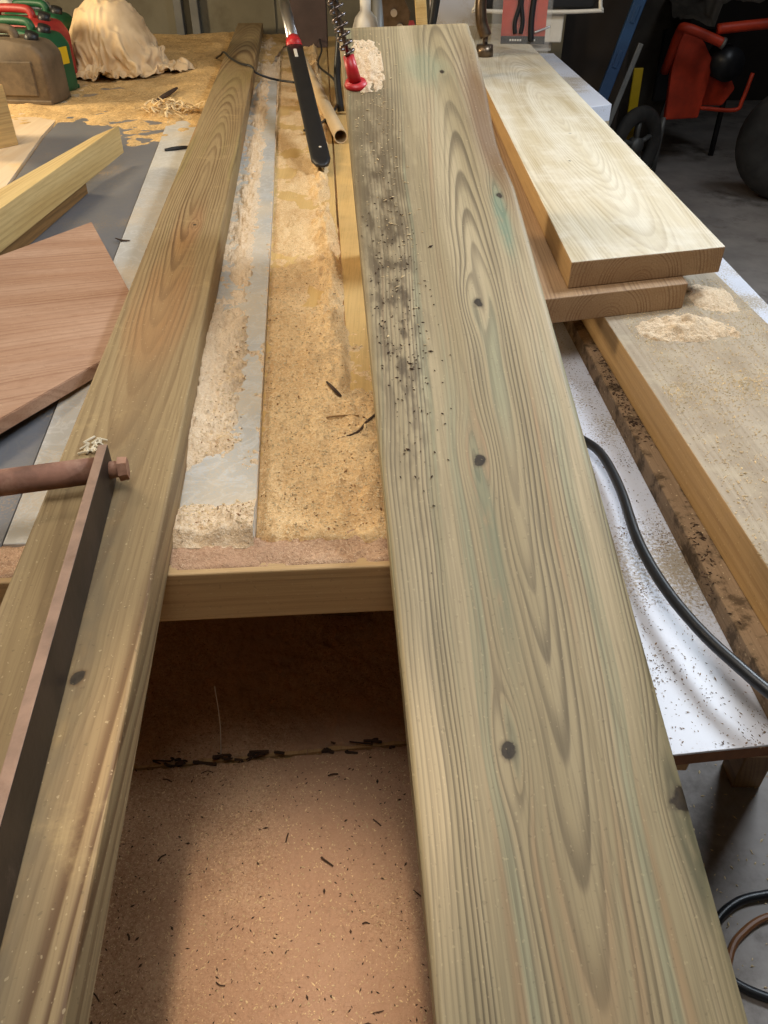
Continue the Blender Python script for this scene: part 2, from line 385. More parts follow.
M['paper'] = plain('paper_label', srgb(226, 208, 180), 0.7, var=0.06, bump=0)
M['ink'] = plain('label_ink', srgb(48, 38, 36), 0.7, var=0.0, bump=0)
M['whiteplastic'] = plain('white_plastic', srgb(214, 208, 196), 0.45, var=0.06, bump=0.02)
M['orange'] = plain('red_orange_paint', srgb(196, 62, 34), 0.5, var=0.2, scale=6, bump=0.05, dirt=srgb(90, 60, 44), dirt_lo=0.55)
M['tyre'] = plain('grey_tyre_rubber', srgb(64, 62, 60), 0.8, var=0.2, scale=10, bump=0.3)
M['blue'] = plain('blue_painted_metal', srgb(34, 74, 120), 0.5, var=0.15, scale=4, bump=0.03)
M['greysheet'] = plain('dusty_grey_sheet', srgb(112, 104, 94), 0.7, var=0.25, scale=3, bump=0.1)
M['greymetal'] = plain('grey_metal', srgb(120, 120, 118), 0.5, 0.4, var=0.1, scale=6)
sc_ = NT('dust_sheet_cloth', 0.9, spec=0.1)
sc_.set('Base Color', sc_.mix(sc_.step(sc_.noise(None, 9.0, 4.0), 0.3, 0.7), srgb(204, 176, 138), srgb(232, 208, 172)))
sc_.bump(sc_.noise(None, 260.0, 2.0), 0.25, 0.001)
M['cloth'] = sc_.mat
gl = NT('clear_blister_plastic', 0.12)
gl.set('Base Color', srgb(226, 222, 216)); gl.set('Alpha', 0.14)
M['blister'] = gl.mat

# ------------------------------------------------------------------ setting
def struct(name, x0, x1, y0, y1, z0, z1, m, parent=None):
    bm = bmesh.new(); box(bm, x0, x1, y0, y1, z0, z1)
    o = build(name, bm, m, parent); o['kind'] = 'structure'; return o
struct('floor', -3.2, 4.2, -2.2, 8.2, -0.1, 0.0, M['floor'])
struct('ceiling', -3.2, 4.2, -2.2, 8.2, 2.8, 2.9, M['ceil'])
struct('wall_left', -3.3, -3.2, -2.2, 8.2, 0, 2.8, M['wall'])
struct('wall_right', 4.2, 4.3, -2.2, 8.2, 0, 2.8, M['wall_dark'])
struct('wall_near', -3.2, 4.2, -2.3, -2.2, 0, 2.8, M['wall'])
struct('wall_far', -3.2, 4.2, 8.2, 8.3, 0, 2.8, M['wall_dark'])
# drab panelled partition behind the bench
bm = bmesh.new()
box(bm, -3.2, 1.02, 5.12, 5.17, 0.0, 2.8)
box(bm, -3.2, 1.02, 5.095, 5.125, 1.06, 1.09, 0.004)
for x in (-2.1, -0.62, 0.3): box(bm, x, x + 0.012, 5.108, 5.125, 0.0, 2.8)
pw = build('wall_back', bm, M['wallpaint']); pw['kind'] = 'structure'
for i, x in enumerate((-1.16, -1.07)):
    bm = bmesh.new(); box(bm, x, x + 0.045, 5.06, 5.12, 0.0, 2.8, 0.004)
    t_ = build('trim_%d' % (i + 1), bm, M['greymetal']); t_['kind'] = 'structure'
struct('wall_recess', 1.02, 1.43, 5.22, 5.27, 0, 2.8, M['darkpanel'])

# ------------------------------------------------------------------ workbench (left and middle)
BD = (-0.0995, 1.0)              # the run of the long beam
bench = thing('workbench', 'long timber workbench with golden boards and a thick front rail', 'workbench', (0, 0, 0))
BT = 0.884
for i, (xa, xb) in enumerate(((-0.045, 0.215), (-0.262, -0.0765), (-0.50, -0.264), (-0.80, -0.502), (-1.25, -0.802), (-1.9, -1.252))):
    bm = bmesh.new()
    sl = -0.067
    poly = [(xa + .045, 0.66), (xb + .045, 0.66), (xb + .045 + sl * 4.36, 5.02), (xa + .045 + sl * 4.36, 5.02)]
    if i == 0: poly = [(-0.027, .66), (.20, .66), (.19, 5.02), (-0.318, 5.02)]
    if i == 5: poly[0] = (-1.9, .66); poly[3] = (-2.2, 5.02)
    prism(bm, poly, BT - 0.03, BT, 0.001)
    build('top_board', bm, M['benchwood'], bench)
plank('front_rail', (-1.9, 0.5205, 0.897), (1, 0.0655, 0), 0.045, 2.1, 0.070, M['front'], 0.002, parent=bench)
bm = bmesh.new(); box(bm, 0.182, 0.20, 0.68, 4.9, 0.55, BT - 0.031, 0.002); build('light_blocker', bm, M['front'], bench)  # unseen apron added to keep light from leaking under the bench
for (x, y) in ((-1.8, 0.62), (-0.078, 1.02), (0.14, 4.9), (-2.1, 4.85)):
    bm = bmesh.new(); box(bm, x - .035, x + .035, y - .035, y + .035, 0.0, BT - 0.03, 0.003); build('leg', bm, M['timber_dark'], bench)
shelf = thing('lower_shelf', 'low shelf board under the bench, two panels with a dark seam', 'shelf', (0, 0, 0))
bm = bmesh.new(); prism(bm, [(-1.7, -0.25), (0.19, -0.25), (0.19, 0.726), (-1.7, 0.53)], 0.425, 0.444); build('near_panel', bm, M['front'], shelf)
bm = bmesh.new(); prism(bm, [(-1.7, 0.536), (-0.118, 0.699), (-0.118, 1.9), (-1.7, 1.9)], 0.425, 0.444); build('far_panel', bm, M['front'], shelf)
bm = bmesh.new(); prism(bm, [(-0.116, 0.7), (0.19, 0.734), (0.19, 1.9), (-0.116, 1.9)], 0.425, 0.444); build('far_panel', bm, M['front'], shelf)
for (x, y) in ((-1.62, -.15), (.12, -.15), (-1.62, 1.8), (.12, 1.8)):
    bm = bmesh.new(); box(bm, x - .03, x + .03, y - .03, y + .03, 0, 0.425, 0.003); build('leg', bm, M['timber_dark'], shelf)

# sheets lying on the bench
bm = bmesh.new()
prism(bm, [(-0.425, 0.655), (-0.1465, 0.668), (-0.268, 1.93), (-0.44, 3.6), (-0.86, 3.9), (-0.715, 2.815), (-0.60, 1.96)], BT, 0.900, 0.0012)
tag(build('melamine_board', bm, M['formica']), 'worn pale grey faced board running under the long brown beam', 'board')
bm = bmesh.new()
prism(bm, [(-1.20, 0.655), (-0.428, 0.655), (-0.603, 1.96), (-0.718, 2.815), (-0.88, 4.0), (-1.15, 3.4), (-1.05, 2.6), (-0.95, 2.05)], BT, 0.896, 0.001)
tag(build('slate_sheet', bm, M['slate']), 'dark grey smooth sheet beneath the wood offcuts', 'sheet')
bm = bmesh.new()
prism(bm, [(-1.9, 0.9), (-1.21, 0.9), (-0.96, 2.05), (-1.06, 2.6), (-1.17, 3.42), (-1.26, 4.3), (-2.1, 4.3)], BT, 0.898, 0.001)
tag(build('plywood_sheet', bm, M['ply']), 'pale plywood sheet under the fuel cans', 'sheet')

# ------------------------------------------------------------------ right hand table and its stack
rt = thing('side_table', 'white faced table top with a raw chipboard front edge, right side', 'table', (0, 0, 0))
bm = bmesh.new(); prism(bm, [(0.205, 0.443), (0.806, 0.513), (0.806, 4.6), (0.205, 4.6)], 0.797, 0.80, 0.0005); build('white_facing', bm, M['whiteboard'], rt)
bm = bmesh.new(); prism(bm, [(0.205, 0.443), (0.806, 0.513), (0.806, 4.6), (0.205, 4.6)], 0.781, 0.797); build('chipboard', bm, M['chip'], rt)
for x0, x1 in ((0.22, 0.318), (0.362, 0.46), (0.70, 0.78)):
    bm = bmesh.new(); box(bm, x0, x1, 0.468 + (x0 - .2) * .11, 4.55, 0.745, 0.781, 0.002); build('batten', bm, M['front'], rt)
for (x, y) in ((.27, 1.0), (.76, .95), (.26, 4.4), (.75, 4.4)):
    bm = bmesh.new(); box(bm, x - .03, x + .03, y - .03, y + .03, 0, 0.745, 0.003); build('leg', bm, M['timber_dark'], rt)
tag(plank('brown_board', (0.3956 + .12, 0.475, 0.830), (-0.037, 1, 0), 0.24, 3.3, 0.030, M['channel']),
    'dirty brown board on the white top, mostly under the wide grey plank', 'board')
o = tag(plank('wide_plank', (0.4265 + .1375, 0.47, 0.892), (-0.05, 1, 0), 0.275, 3.5, 0.062, [M['tanface'], M['grey']], 0.002),
    'wide weathered grey plank sprinkled with sawdust, second from the bottom', 'plank', 'stacked planks on the right')
o = tag(plank('plank', (0.402, 1.279, 0.938), (0.030, 1, 0), 0.262, 3.5, 0.046, [M['tanface'], M['underend']], 0.002),
    'brown plank showing end grain, directly beneath the bleached top plank', 'plank', 'stacked planks on the right')
# skewed near end: shear the first end like the saw cut
def skew_near(o, amount, L):
    for v in o.data.vertices:
        if v.co.y < L: v.co.y += amount * v.co.x
skew_near(o, 0.30, 0.2)
o = tag(plank('plank', (0.461, 1.327, 0.985), (0.012, 1, 0), 0.287, 3.3, 0.047, [M['tanface'], M['pale'], M['underend']], 0.0025),
    'bleached cream plank with a square sawn end, topmost of the right stack', 'plank', 'stacked planks on the right')
skew_near(o, 0.28, 0.2)
blk = thing('white_topped_block', 'low wooden block with a white top behind the bleached plank', 'block', (0, 0, 0))
bm = bmesh.new(); prism(bm, [(.632, 2.74), (.742, 2.80), (.742, 3.9), (.66, 3.9)], 0.80, 0.9); build('body', bm, M['grey'], blk)
blk_top = bmesh.new(); prism(blk_top, [(.632, 2.74), (.742, 2.80), (.742, 3.9), (.66, 3.9)], 0.9, 0.95, 0.002); build('white_top', blk_top, M['whiteboard'], blk)

# ------------------------------------------------------------------ long beam
# near end O, width .148
BL = 5.15
bO = V((-0.2254, -0.12, 0.950))
o = tag(plank('long_timber', bO, (BD[0], BD[1], 0), 0.136, BL, 0.050, M['beam'], 0.003),
        'long brown timber with a big oval knot, running the length of the bench', 'beam')
# ------------------------------------------------------------------ main board
mb_a = V((-0.08047045, 0.94223534, 0.32514162)); mb_n = V((0, -0.32619949, 0.945300953))
mb_O = V((0.18889386, -0.15675617, 0.66951665))
mm = frame(mb_O, mb_a, mb_n)
bm = bmesh.new()
xs = lin(-0.117, 0.117, 41); ys = lin(0.13, 1.905, 150); T = 0.040
def mtop(x, y):
    z = 0.0010 * fbm(x * 9, y * 3, 2.0)
    e = sm(0.07, 0.117, x) * sm(1.40, 1.55, y) * (1 - sm(1.74, 1.84, y))
    z -= 0.010 * e
    xx = x - (0.004 * sm(0.1, 0.117, x) * math.sin((y - 1.42) * 14) if y > 1.42 else 0) * (1 if y < 1.87 else 0)
    if abs(abs(x) - 0.117) < 1e-6: z -= 0.0012
    return V((xx, y, z))
top = grid(bm, xs, ys, mtop)
bot = grid(bm, xs, ys, lambda x, y: V((x, y, -T)))
def side(A, B):
    for i in range(len(A) - 1): bm.faces.new((A[i], A[i + 1], B[i + 1], B[i]))
side(top[0], bot[0]); side(top[-1], bot[-1]); side([r[0] for r in top], [r[0] for r in bot]); side([r[-1] for r in top], [r[-1] for r in bot])
MAIN = build('scaffold_board', bm, M['main'], matrix=mm)
tag(MAIN, 'wide green-tinged treated board in the foreground, sloping up away from the viewer', 'board')
for p in MAIN.data.polygons: p.use_smooth = abs(p.normal.z) > 0.8
bm = bmesh.new(); box(bm, 0.0, 0.13, 1.52, 1.62, BT, 1.2265, 0.003)
for v in bm.verts:
    if v.co.z > 1.0: v.co.z += (v.co.y - 1.62) * 0.345
tag(build('packing_block', bm, M['block']), 'upright wood block propping the far end of the green-tinged board', 'block')

# ------------------------------------------------------------------ offcuts on the left
def zpl(x): return 0.922 + max(0, (-0.43 - x)) * 0.16
bm = bmesh.new()
poly = [(-0.600, 1.615), (-0.424, 1.262), (-0.402, 1.095), (-0.640, 0.52), (-0.95, 0.72)]
a = [bm.verts.new((x, y, zpl(x) - 0.020)) for x, y in poly]; b = [bm.verts.new((x, y, zpl(x))) for x, y in poly]
bm.faces.new(a[::-1]); bm.faces.new(b)
for i in range(5): bm.faces.new((a[i], a[(i + 1) % 5], b[(i + 1) % 5], b[i]))
bmesh.ops.bevel(bm, geom=list(bm.edges), offset=0.0012, segments=2, affect='EDGES')
R_ = Matrix.Rotation(math.radians(58), 4, 'Z')       # board grain runs to the right and away
bmesh.ops.transform(bm, matrix=R_, verts=bm.verts)
o = build('board_offcut', bm, M['flat']); o.matrix_world = R_.inverted()
tag(o, 'pinkish flat board offcut with a clipped corner, lying against the brown beam', 'board offcut')

WR = Matrix.Rotation(math.radians(5), 4, 'Z')
bm = bmesh.new(); prism(bm, [(-.763, 1.0), (-.739, 1.53), (-.705, 2.25), (-.735, 2.12), (-.791, 1.663), (-.887, 1.0)], .932, 1.0, .0015)
bmesh.ops.transform(bm, matrix=WR, verts=bm.verts)
tag(build('timber_wedge', bm, M['timber'], matrix=WR.inverted()), 'yellow tapering timber wedge with a smooth sunlit top edge', 'timber offcut')
bm = bmesh.new(); prism(bm, [(-.768, 1.0), (-.735, 2.0), (-.80, 1.95), (-.90, 1.0)], .8965, .9315, .0015)
bmesh.ops.transform(bm, matrix=WR, verts=bm.verts)
tag(build('timber_offcut', bm, M['timber_dark'], matrix=WR.inverted()), 'dark brown offcut lying under the yellow timber wedge', 'timber offcut')
bm = bmesh.new()
box(bm, -0.11, 0.11, -0.10, 0.10, 0, 0.16, 0.003)
for (x, z) in ((0.03, 0.05), (0.02, 0.115)):
    pass
o = thing('timber_block', 'upright pale wood block with dark triangular notches at the left edge', 'wood block', (-1.235, 2.47, 0.898), -0.62)
build('body', bm, M['block'], o)
for (yy, z) in ((-0.02, 0.045), (0.03, 0.115)):
    bm = bmesh.new()
    vs = [bm.verts.new((0.1112, yy + p[0], z + p[1])) for p in ((-.014, 0.012), (.012, .016), (0.004, -.02))]
    ws = [bm.verts.new((0.1092, yy + p[0], z + p[1])) for p in ((-.014, 0.012), (.012, .016), (0.004, -.02))]
    bm.faces.new(vs); bm.faces.new(ws[::-1])
    for i in range(3): bm.faces.new((vs[i], vs[(i + 1) % 3], ws[(i + 1) % 3], ws[i]))
    build('notch', bm, M['ink'], o)

# ------------------------------------------------------------------ steel bar and rod on the beam
st = thing('trestle_arm', 'rusty flat steel bar with a round crossbar lying over the brown beam', 'metal frame', (0, 0, 0))
bdir = V((0.044, -0.345, 0)).normalized()
p0 = V((-0.3065, 0.708, 0.9755)); 
bm = bmesh.new(); box(bm, -0.0052, 0.0052, 0, 0.82, -0.0475, 0, 0.0012)
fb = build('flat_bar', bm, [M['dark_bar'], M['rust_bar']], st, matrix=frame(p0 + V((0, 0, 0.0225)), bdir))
for p in fb.data.polygons: p.material_index = 1 if p.normal.z > .6 else 0  # lighter dusty top, shade painted into the sides
bm = bmesh.new(); cyl(bm, (-0.62, 0.615, 0.976), (-0.3125, 0.690, 0.976), 0.0145, seg=24)
cyl(bm, (-0.302, 0.6925, 0.974), (-0.290, 0.6955, 0.974), 0.010, 0.009, seg=16)
build('crossbar', bm, M['rust'], st, smooth=True)
bm = bmesh.new(); cyl(bm, (-0.2905, 0.695, 0.974), (-0.281, 0.697, 0.974), 0.0135, 0.0125, seg=6)
build('nut', bm, M['rust'], st)
# torn knot fibres on the beam edge
bm = bmesh.new()
for i in range(16):
    a0 = random.uniform(0, 6.28); rr = random.uniform(.004, .011)
    c = V((-0.345 + math.cos(a0) * rr * 1.1, 0.775 + math.sin(a0) * rr * 1.6, 0.9505))
    tube(bm, [c, c + V((random.uniform(-.006, .006), random.uniform(-.008, .008), .004)), c + V((random.uniform(-.012, .012), random.uniform(-.015, .015), .0015))], 0.0013, 5, 3)
tag(build('torn_knot', bm, M['pale']), 'torn pale knot fibres at the far end of the rusty bar', 'wood splinters', kind='stuff')

# ------------------------------------------------------------------ cables
bm = bmesh.new()
tube(bm, [(.20, 1.16, .810), (.262, 1.09, .812), (.296, 1.012, .816), (.320, .955, .822), (.326, .861, .826), (.320, .745, .830), (.327, .66, .833), (.343, .590, .837), (.364, .535, .841), (.396, .480, .842), (.45, .42, .845)], 0.0068, 14, 8)
tag(build('power_cable', bm, M['black_rubber'], smooth=True), 'thick black cable curving over the white table top', 'cable')
bm = bmesh.new()
tube(bm, [(.95, .70, .007), (.82, .71, .007), (.72, .695, .007), (.655, .68, .007), (.60, .64, .007), (.575, .58, .007), (.60, .545, .007), (.65, .520, .007), (.75, .49, .007), (.9, .48, .007)], 0.0085, 10, 8)
tag(build('floor_cable', bm, M['black_rubber'], smooth=True), 'black cable looped on the concrete floor at lower right', 'cable', 'cables on the floor')
bm = bmesh.new()
tube(bm, [(.95, .66, .006), (.80, .668, .006), (.705, .655, .006), (.65, .629, .006), (.61, .59, .006), (.57, .50, .006), (.55, .40, .006)], 0.0068, 10, 8)
tag(build('floor_cable', bm, plain('brown_cable', srgb(132, 86, 50), 0.5)), 'brown cable on the concrete floor inside the black loop', 'cable', 'cables on the floor')
bm = bmesh.new()
tube(bm, [(-.76, 4.02, .915), (-.72, 3.93, .94), (-.695, 3.87, .958), (-.64, 3.71, .957), (-.575, 3.56, .957), (-.53, 3.51, .957), (-.505, 3.49, .935), (-.44, 3.50, .912), (-.350, 3.44, .910)], 0.0042, 8, 8)
tag(build('thin_cable', bm, M['black_rubber'], smooth=True), 'thin dark cable draped across the far part of the brown beam', 'cable')
bm = bmesh.new()
tube(bm, [(-.33, 4.6, .92), (-.30, 4.3, .91), (-.29, 3.9, .905), (-.20, 3.5, .91), (-.165, 3.1, .906), (-.19, 2.8, .905), (-.25, 2.65, .9035)], 0.0045, 8, 8)
tag(build('thin_cable', bm, M['black_rubber'], smooth=True), 'thin dark cable trailing through sawdust beside the beige pipe', 'cable')

# ------------------------------------------------------------------ pole with black grip, pipe, block with label
A = V((-0.166, 2.205, 0.913)); 
dirp = (V((-0.309, 3.10, 1.070)) - A).normalized()
Mp = frame(A, dirp)
pole = thing('telescopic_pole', 'chrome pole with red collar and black flattened grip above the sawdust', 'pole', A)
inv = Matrix.Translation(-A)
def part(name, bm, m, smooth=True):
    return build(name, bm, m, pole, smooth, matrix=inv @ Mp)
bm = bmesh.new()
pts = [(0, -.012, .006, .6), (0, .0, .014, .8), (0, .03, .0205, 1), (0, .5, .0205, 1), (0, .80, .0205, 1), (0, .90, .0215, 1), (0, .935, .0215, 1)]
rings = []
for (_, y, r, q) in pts:
    rings.append([bm.verts.new((math.copysign(abs(math.cos(t)) ** .6, math.cos(t)) * r * 1.3, y, math.copysign(abs(math.sin(t)) ** .6, math.sin(t)) * r * .52)) for t in [2 * math.pi * k / 24 for k in range(24)]])
for P_, Q_ in zip(rings, rings[1:]):
    for k in range(24): bm.faces.new((P_[k], P_[(k + 1) % 24], Q_[(k + 1) % 24], Q_[k]))
bm.faces.new(rings[0]); bm.faces.new(rings[-1][::-1])
part('grip', bm, M['black_plastic'])
bm = bmesh.new(); cyl(bm, (0.004, 0.085, .0102), (0.004, 0.085, .0118), .004, seg=12); part('hang_hole', bm, M['whiteplastic'])
bm = bmesh.new(); cyl(bm, (0, .925, 0), (0, .985, 0), .0275, .0265, 24); part('collar', bm, M['red'])
bm = bmesh.new(); cyl(bm, (0, .97, 0), (0, 2.05, 0), .021, seg=24); part('chrome_tube', bm, M['chrome'])
bm = bmesh.new(); box(bm, -.008, .003, .80, .875, .009, .0122, .001); part('grip_label', bm, M['whiteplastic'], False)

bm = bmesh.new()
pa, pb = V((-0.132, 2.56, 0.905)), V((-0.365, 3.95, 0.918))
cyl(bm, pa, pb, 0.0205, seg=28, caps=False)
cyl(bm, pa, pb, 0.0178, seg=28, caps=False)
dq = (pb - pa).to_track_quat('Z', 'Y').to_matrix()
for pp in (pa, pb):
    o1 = []; o2 = []
    for k in range(28):
        t = 2 * math.pi * k / 28; o1.append(bm.verts.new(pp + dq @ V((math.cos(t) * .0205, math.sin(t) * .0205, 0)))); o2.append(bm.verts.new(pp + dq @ V((math.cos(t) * .0178, math.sin(t) * .0178, 0))))
    for k in range(28): bm.faces.new((o1[k], o1[(k + 1) % 28], o2[(k + 1) % 28], o2[k]))
tag(build('plastic_pipe', bm, M['pvc'], smooth=True), 'beige hollow pipe lying in sawdust beside the black grip', 'pipe')

lb = thing('upright_block', 'purple-brown upright wood block bearing a paper warning label', 'wood block', (-0.375, 4.62, BT), 0.0)
bm = bmesh.new(); box(bm, -0.125, 0.085, -.03, .05, 0, 0.42, .003); build('body', bm, M['backblock'], lb)
bm = bmesh.new()
Ml = Matrix.Translation((-0.02, -.0312, 0.262)) @ Matrix.Rotation(math.radians(-14), 4, 'Y')
box(bm, -0.10, 0.075, -.0004, .0012, -.036, .036, M=Ml); lab = build('paper_label', bm, M['paper'], lb)
bm = bmesh.new()
for r_, (w0, w1) in enumerate(((-.02, .066), (-.02, .066), (.02, .062))):
    x = w0
    while x < w1:
        ww = random.uniform(.006, .011); box(bm, x, x + ww, -.0012, -.0003, .012 - r_ * .018, .022 - r_ * .018, M=Ml); x += ww + .003
x0 = -.03
box(bm, x0, x0 + .003, -.0012, -.0003, -.03, .03, M=Ml)
build('lettering', bm, M['ink'], lab)
bm = bmesh.new()
vs = [Ml @ V(p) for p in ((-.088, -.0012, -.016), (-.044, -.0012, -.016), (-.066, -.0012, .02))]
bm.faces.new([bm.verts.new(v) for v in vs]); 
bmesh.ops.solidify(bm, geom=bm.faces[:], thickness=0.0008)
build('warning_triangle', bm, M['yellow'], lab)

# ------------------------------------------------------------------ spring rod with red foot on the main board
fp = mm @ V((-0.098, 1.713, 0.0))
sp = thing('spring_rod', 'coil spring rod with a red flanged foot standing on the green-tinged board', 'spring', fp)
sd = V((-0.115, 0.06, 0.42)).normalized(); q = sd.to_track_quat('Z', 'Y').to_matrix()
def L3(x, y, z): return q @ V((x, y, z))
bm = bmesh.new(); cyl(bm, (0, 0.0, .0005), (0, 0, .0065), .0195, .017, 28); bmesh.ops.transform(bm, matrix=Matrix.Rotation(math.radians(19), 4, 'X'), verts=bm.verts)
cyl(bm, L3(0, 0, .004), L3(0, 0, .045), .011, .009, 20); build('foot', bm, M['red'], sp, True)
bm = bmesh.new(); cyl(bm, L3(0, 0, .04), L3(0, 0, .46), .0035, seg=10); build('core_rod', bm, M['steel'], sp, True)
bm = bmesh.new(); tube(bm, [L3(math.cos(t) * .0108, math.sin(t) * .0108, .046 + t * .00205) for t in [i * .42 for i in range(int(.16 / .00205 / .42))]], 0.0022, 6, 0)
build('coil', bm, M['steel'], sp, True)
bm = bmesh.new(); cyl(bm, L3(0, 0, .20), L3(0, 0, .235), .0135, .012, 20); build('red_cap', bm, M['red'], sp, True)
bm = bmesh.new(); cyl(bm, L3(0, 0, .235), L3(0, 0, .46), .009, .009, 16); build('upper_rod', bm, M['chrome'], sp, True)

# ------------------------------------------------------------------ fuel cans
def can(name, label, loc, rz, w, dpt, h, body, cap, handle, extra=None):
    t = thing(name, label, 'fuel can', loc, rz, 'fuel cans on the bench')
    bm = bmesh.new()
    prof = [(w * .5, h * .0), (w * .5, h * .70), (w * .40, h * .86), (w * .12, h * .90), (-w * .5, h * .90), (-w * .5, 0)]
    a = [bm.verts.new((x, -dpt / 2, z)) for x, z in prof]; b = [bm.verts.new((x, dpt / 2, z)) for x, z in prof]
    n = len(prof); bm.faces.new(a); bm.faces.new(b[::-1])
    for i in range(n): bm.faces.new((a[i], b[i], b[(i + 1) % n], a[(i + 1) % n]))
    bmesh.ops.bevel(bm, geom=list(bm.edges), offset=.018, segments=4, affect='EDGES', profile=.5)
    o = build('body', bm, body, t, True)
    bm = bmesh.new()
    for s_ in (-1, 1):
        box(bm, -w * .36, w * .36, s_ * dpt / 2 - .004, s_ * dpt / 2 + .004, h * .14, h * .62, .004)
        box(bm, -w * .49, w * .49, s_ * dpt / 2 - .005, s_ * dpt / 2 + .003, h * .02, h * .09, .004)
    build('raised_panel', bm, body, t)
    bm = bmesh.new(); tube(bm, [(-w * .40, 0, h * .84), (-w * .39, 0, h * .97), (-w * .32, 0, h * 1.01), (w * .02, 0, h * 1.01), (w * .12, 0, h * .97), (w * .14, 0, h * .84)], .015, 12, 6); build('handle', bm, handle, t, True)
    bm = bmesh.new(); cyl(bm, (w * .29, 0, h * .82), (w * .33, 0, h * .96), .024, .022, 20); build('cap', bm, cap, t, True)
    return t
z0 = 0.898
can('fuel_can', 'dusty grey-brown can, frontmost of the fuel cans at the left', (-1.325, 3.13, z0), -0.12, .34, .15, .225, M['canbrown'], M['black_plastic'], M['canbrown'])
g = can('fuel_can', 'green fuel can with a yellow label behind the grey-brown can', (-1.335, 3.345, z0), -0.30, .30, .13, .225, M['cangreen'], M['black_plastic'], M['cangreen'])
bm = bmesh.new(); box(bm, .1505, .1522, -.035, .03, .095, .15, .0005); build('yellow_label', bm, M['yellow'], g)
can('fuel_can', 'red fuel can with a looped handle behind the green can', (-1.40, 3.55, z0), -0.30, .30, .14, .245, M['canred'], M['black_plastic'], M['canred'])
can('fuel_can', 'red and black can at the far left edge behind the grey-brown can', (-1.74, 3.45, z0), 0.2, .24, .12, .235, M['canred'], M['black_plastic'], M['black_plastic'])
can('fuel_can', 'dark green can squeezed between the red can and the dust sheet', (-1.46, 3.88, z0), -0.3, .28, .12, .235, M['cangreen'], M['black_plastic'], M['cangreen'])
bm = bmesh.new()
grid(bm, lin(-.13, .13, 26), lin(-.09, .09, 18), lambda x, y: V((x, y, .255 + .03 * fbm(x * 14, y * 14, 4) - .9 * y * y - .8 * max(0, abs(x) - .09))))
o = build('white_rag', bm, M['whiteplastic'], smooth=True); o.location = (-1.60, 4.02, z0 - .02)
md = o.modifiers.new('t', 'SOLIDIFY'); md.thickness = .006
bm = bmesh.new(); box(bm, -.12, .12, -.07, .07, 0, .228, .01); oo = build('paint_box', bm, M['wallpaint']); oo.location = (-1.60, 4.02, z0)
tag(oo, 'drab box under the crumpled white rag behind the cans', 'box')
tag(o, 'crumpled white rag on a box behind the fuel cans', 'rag')

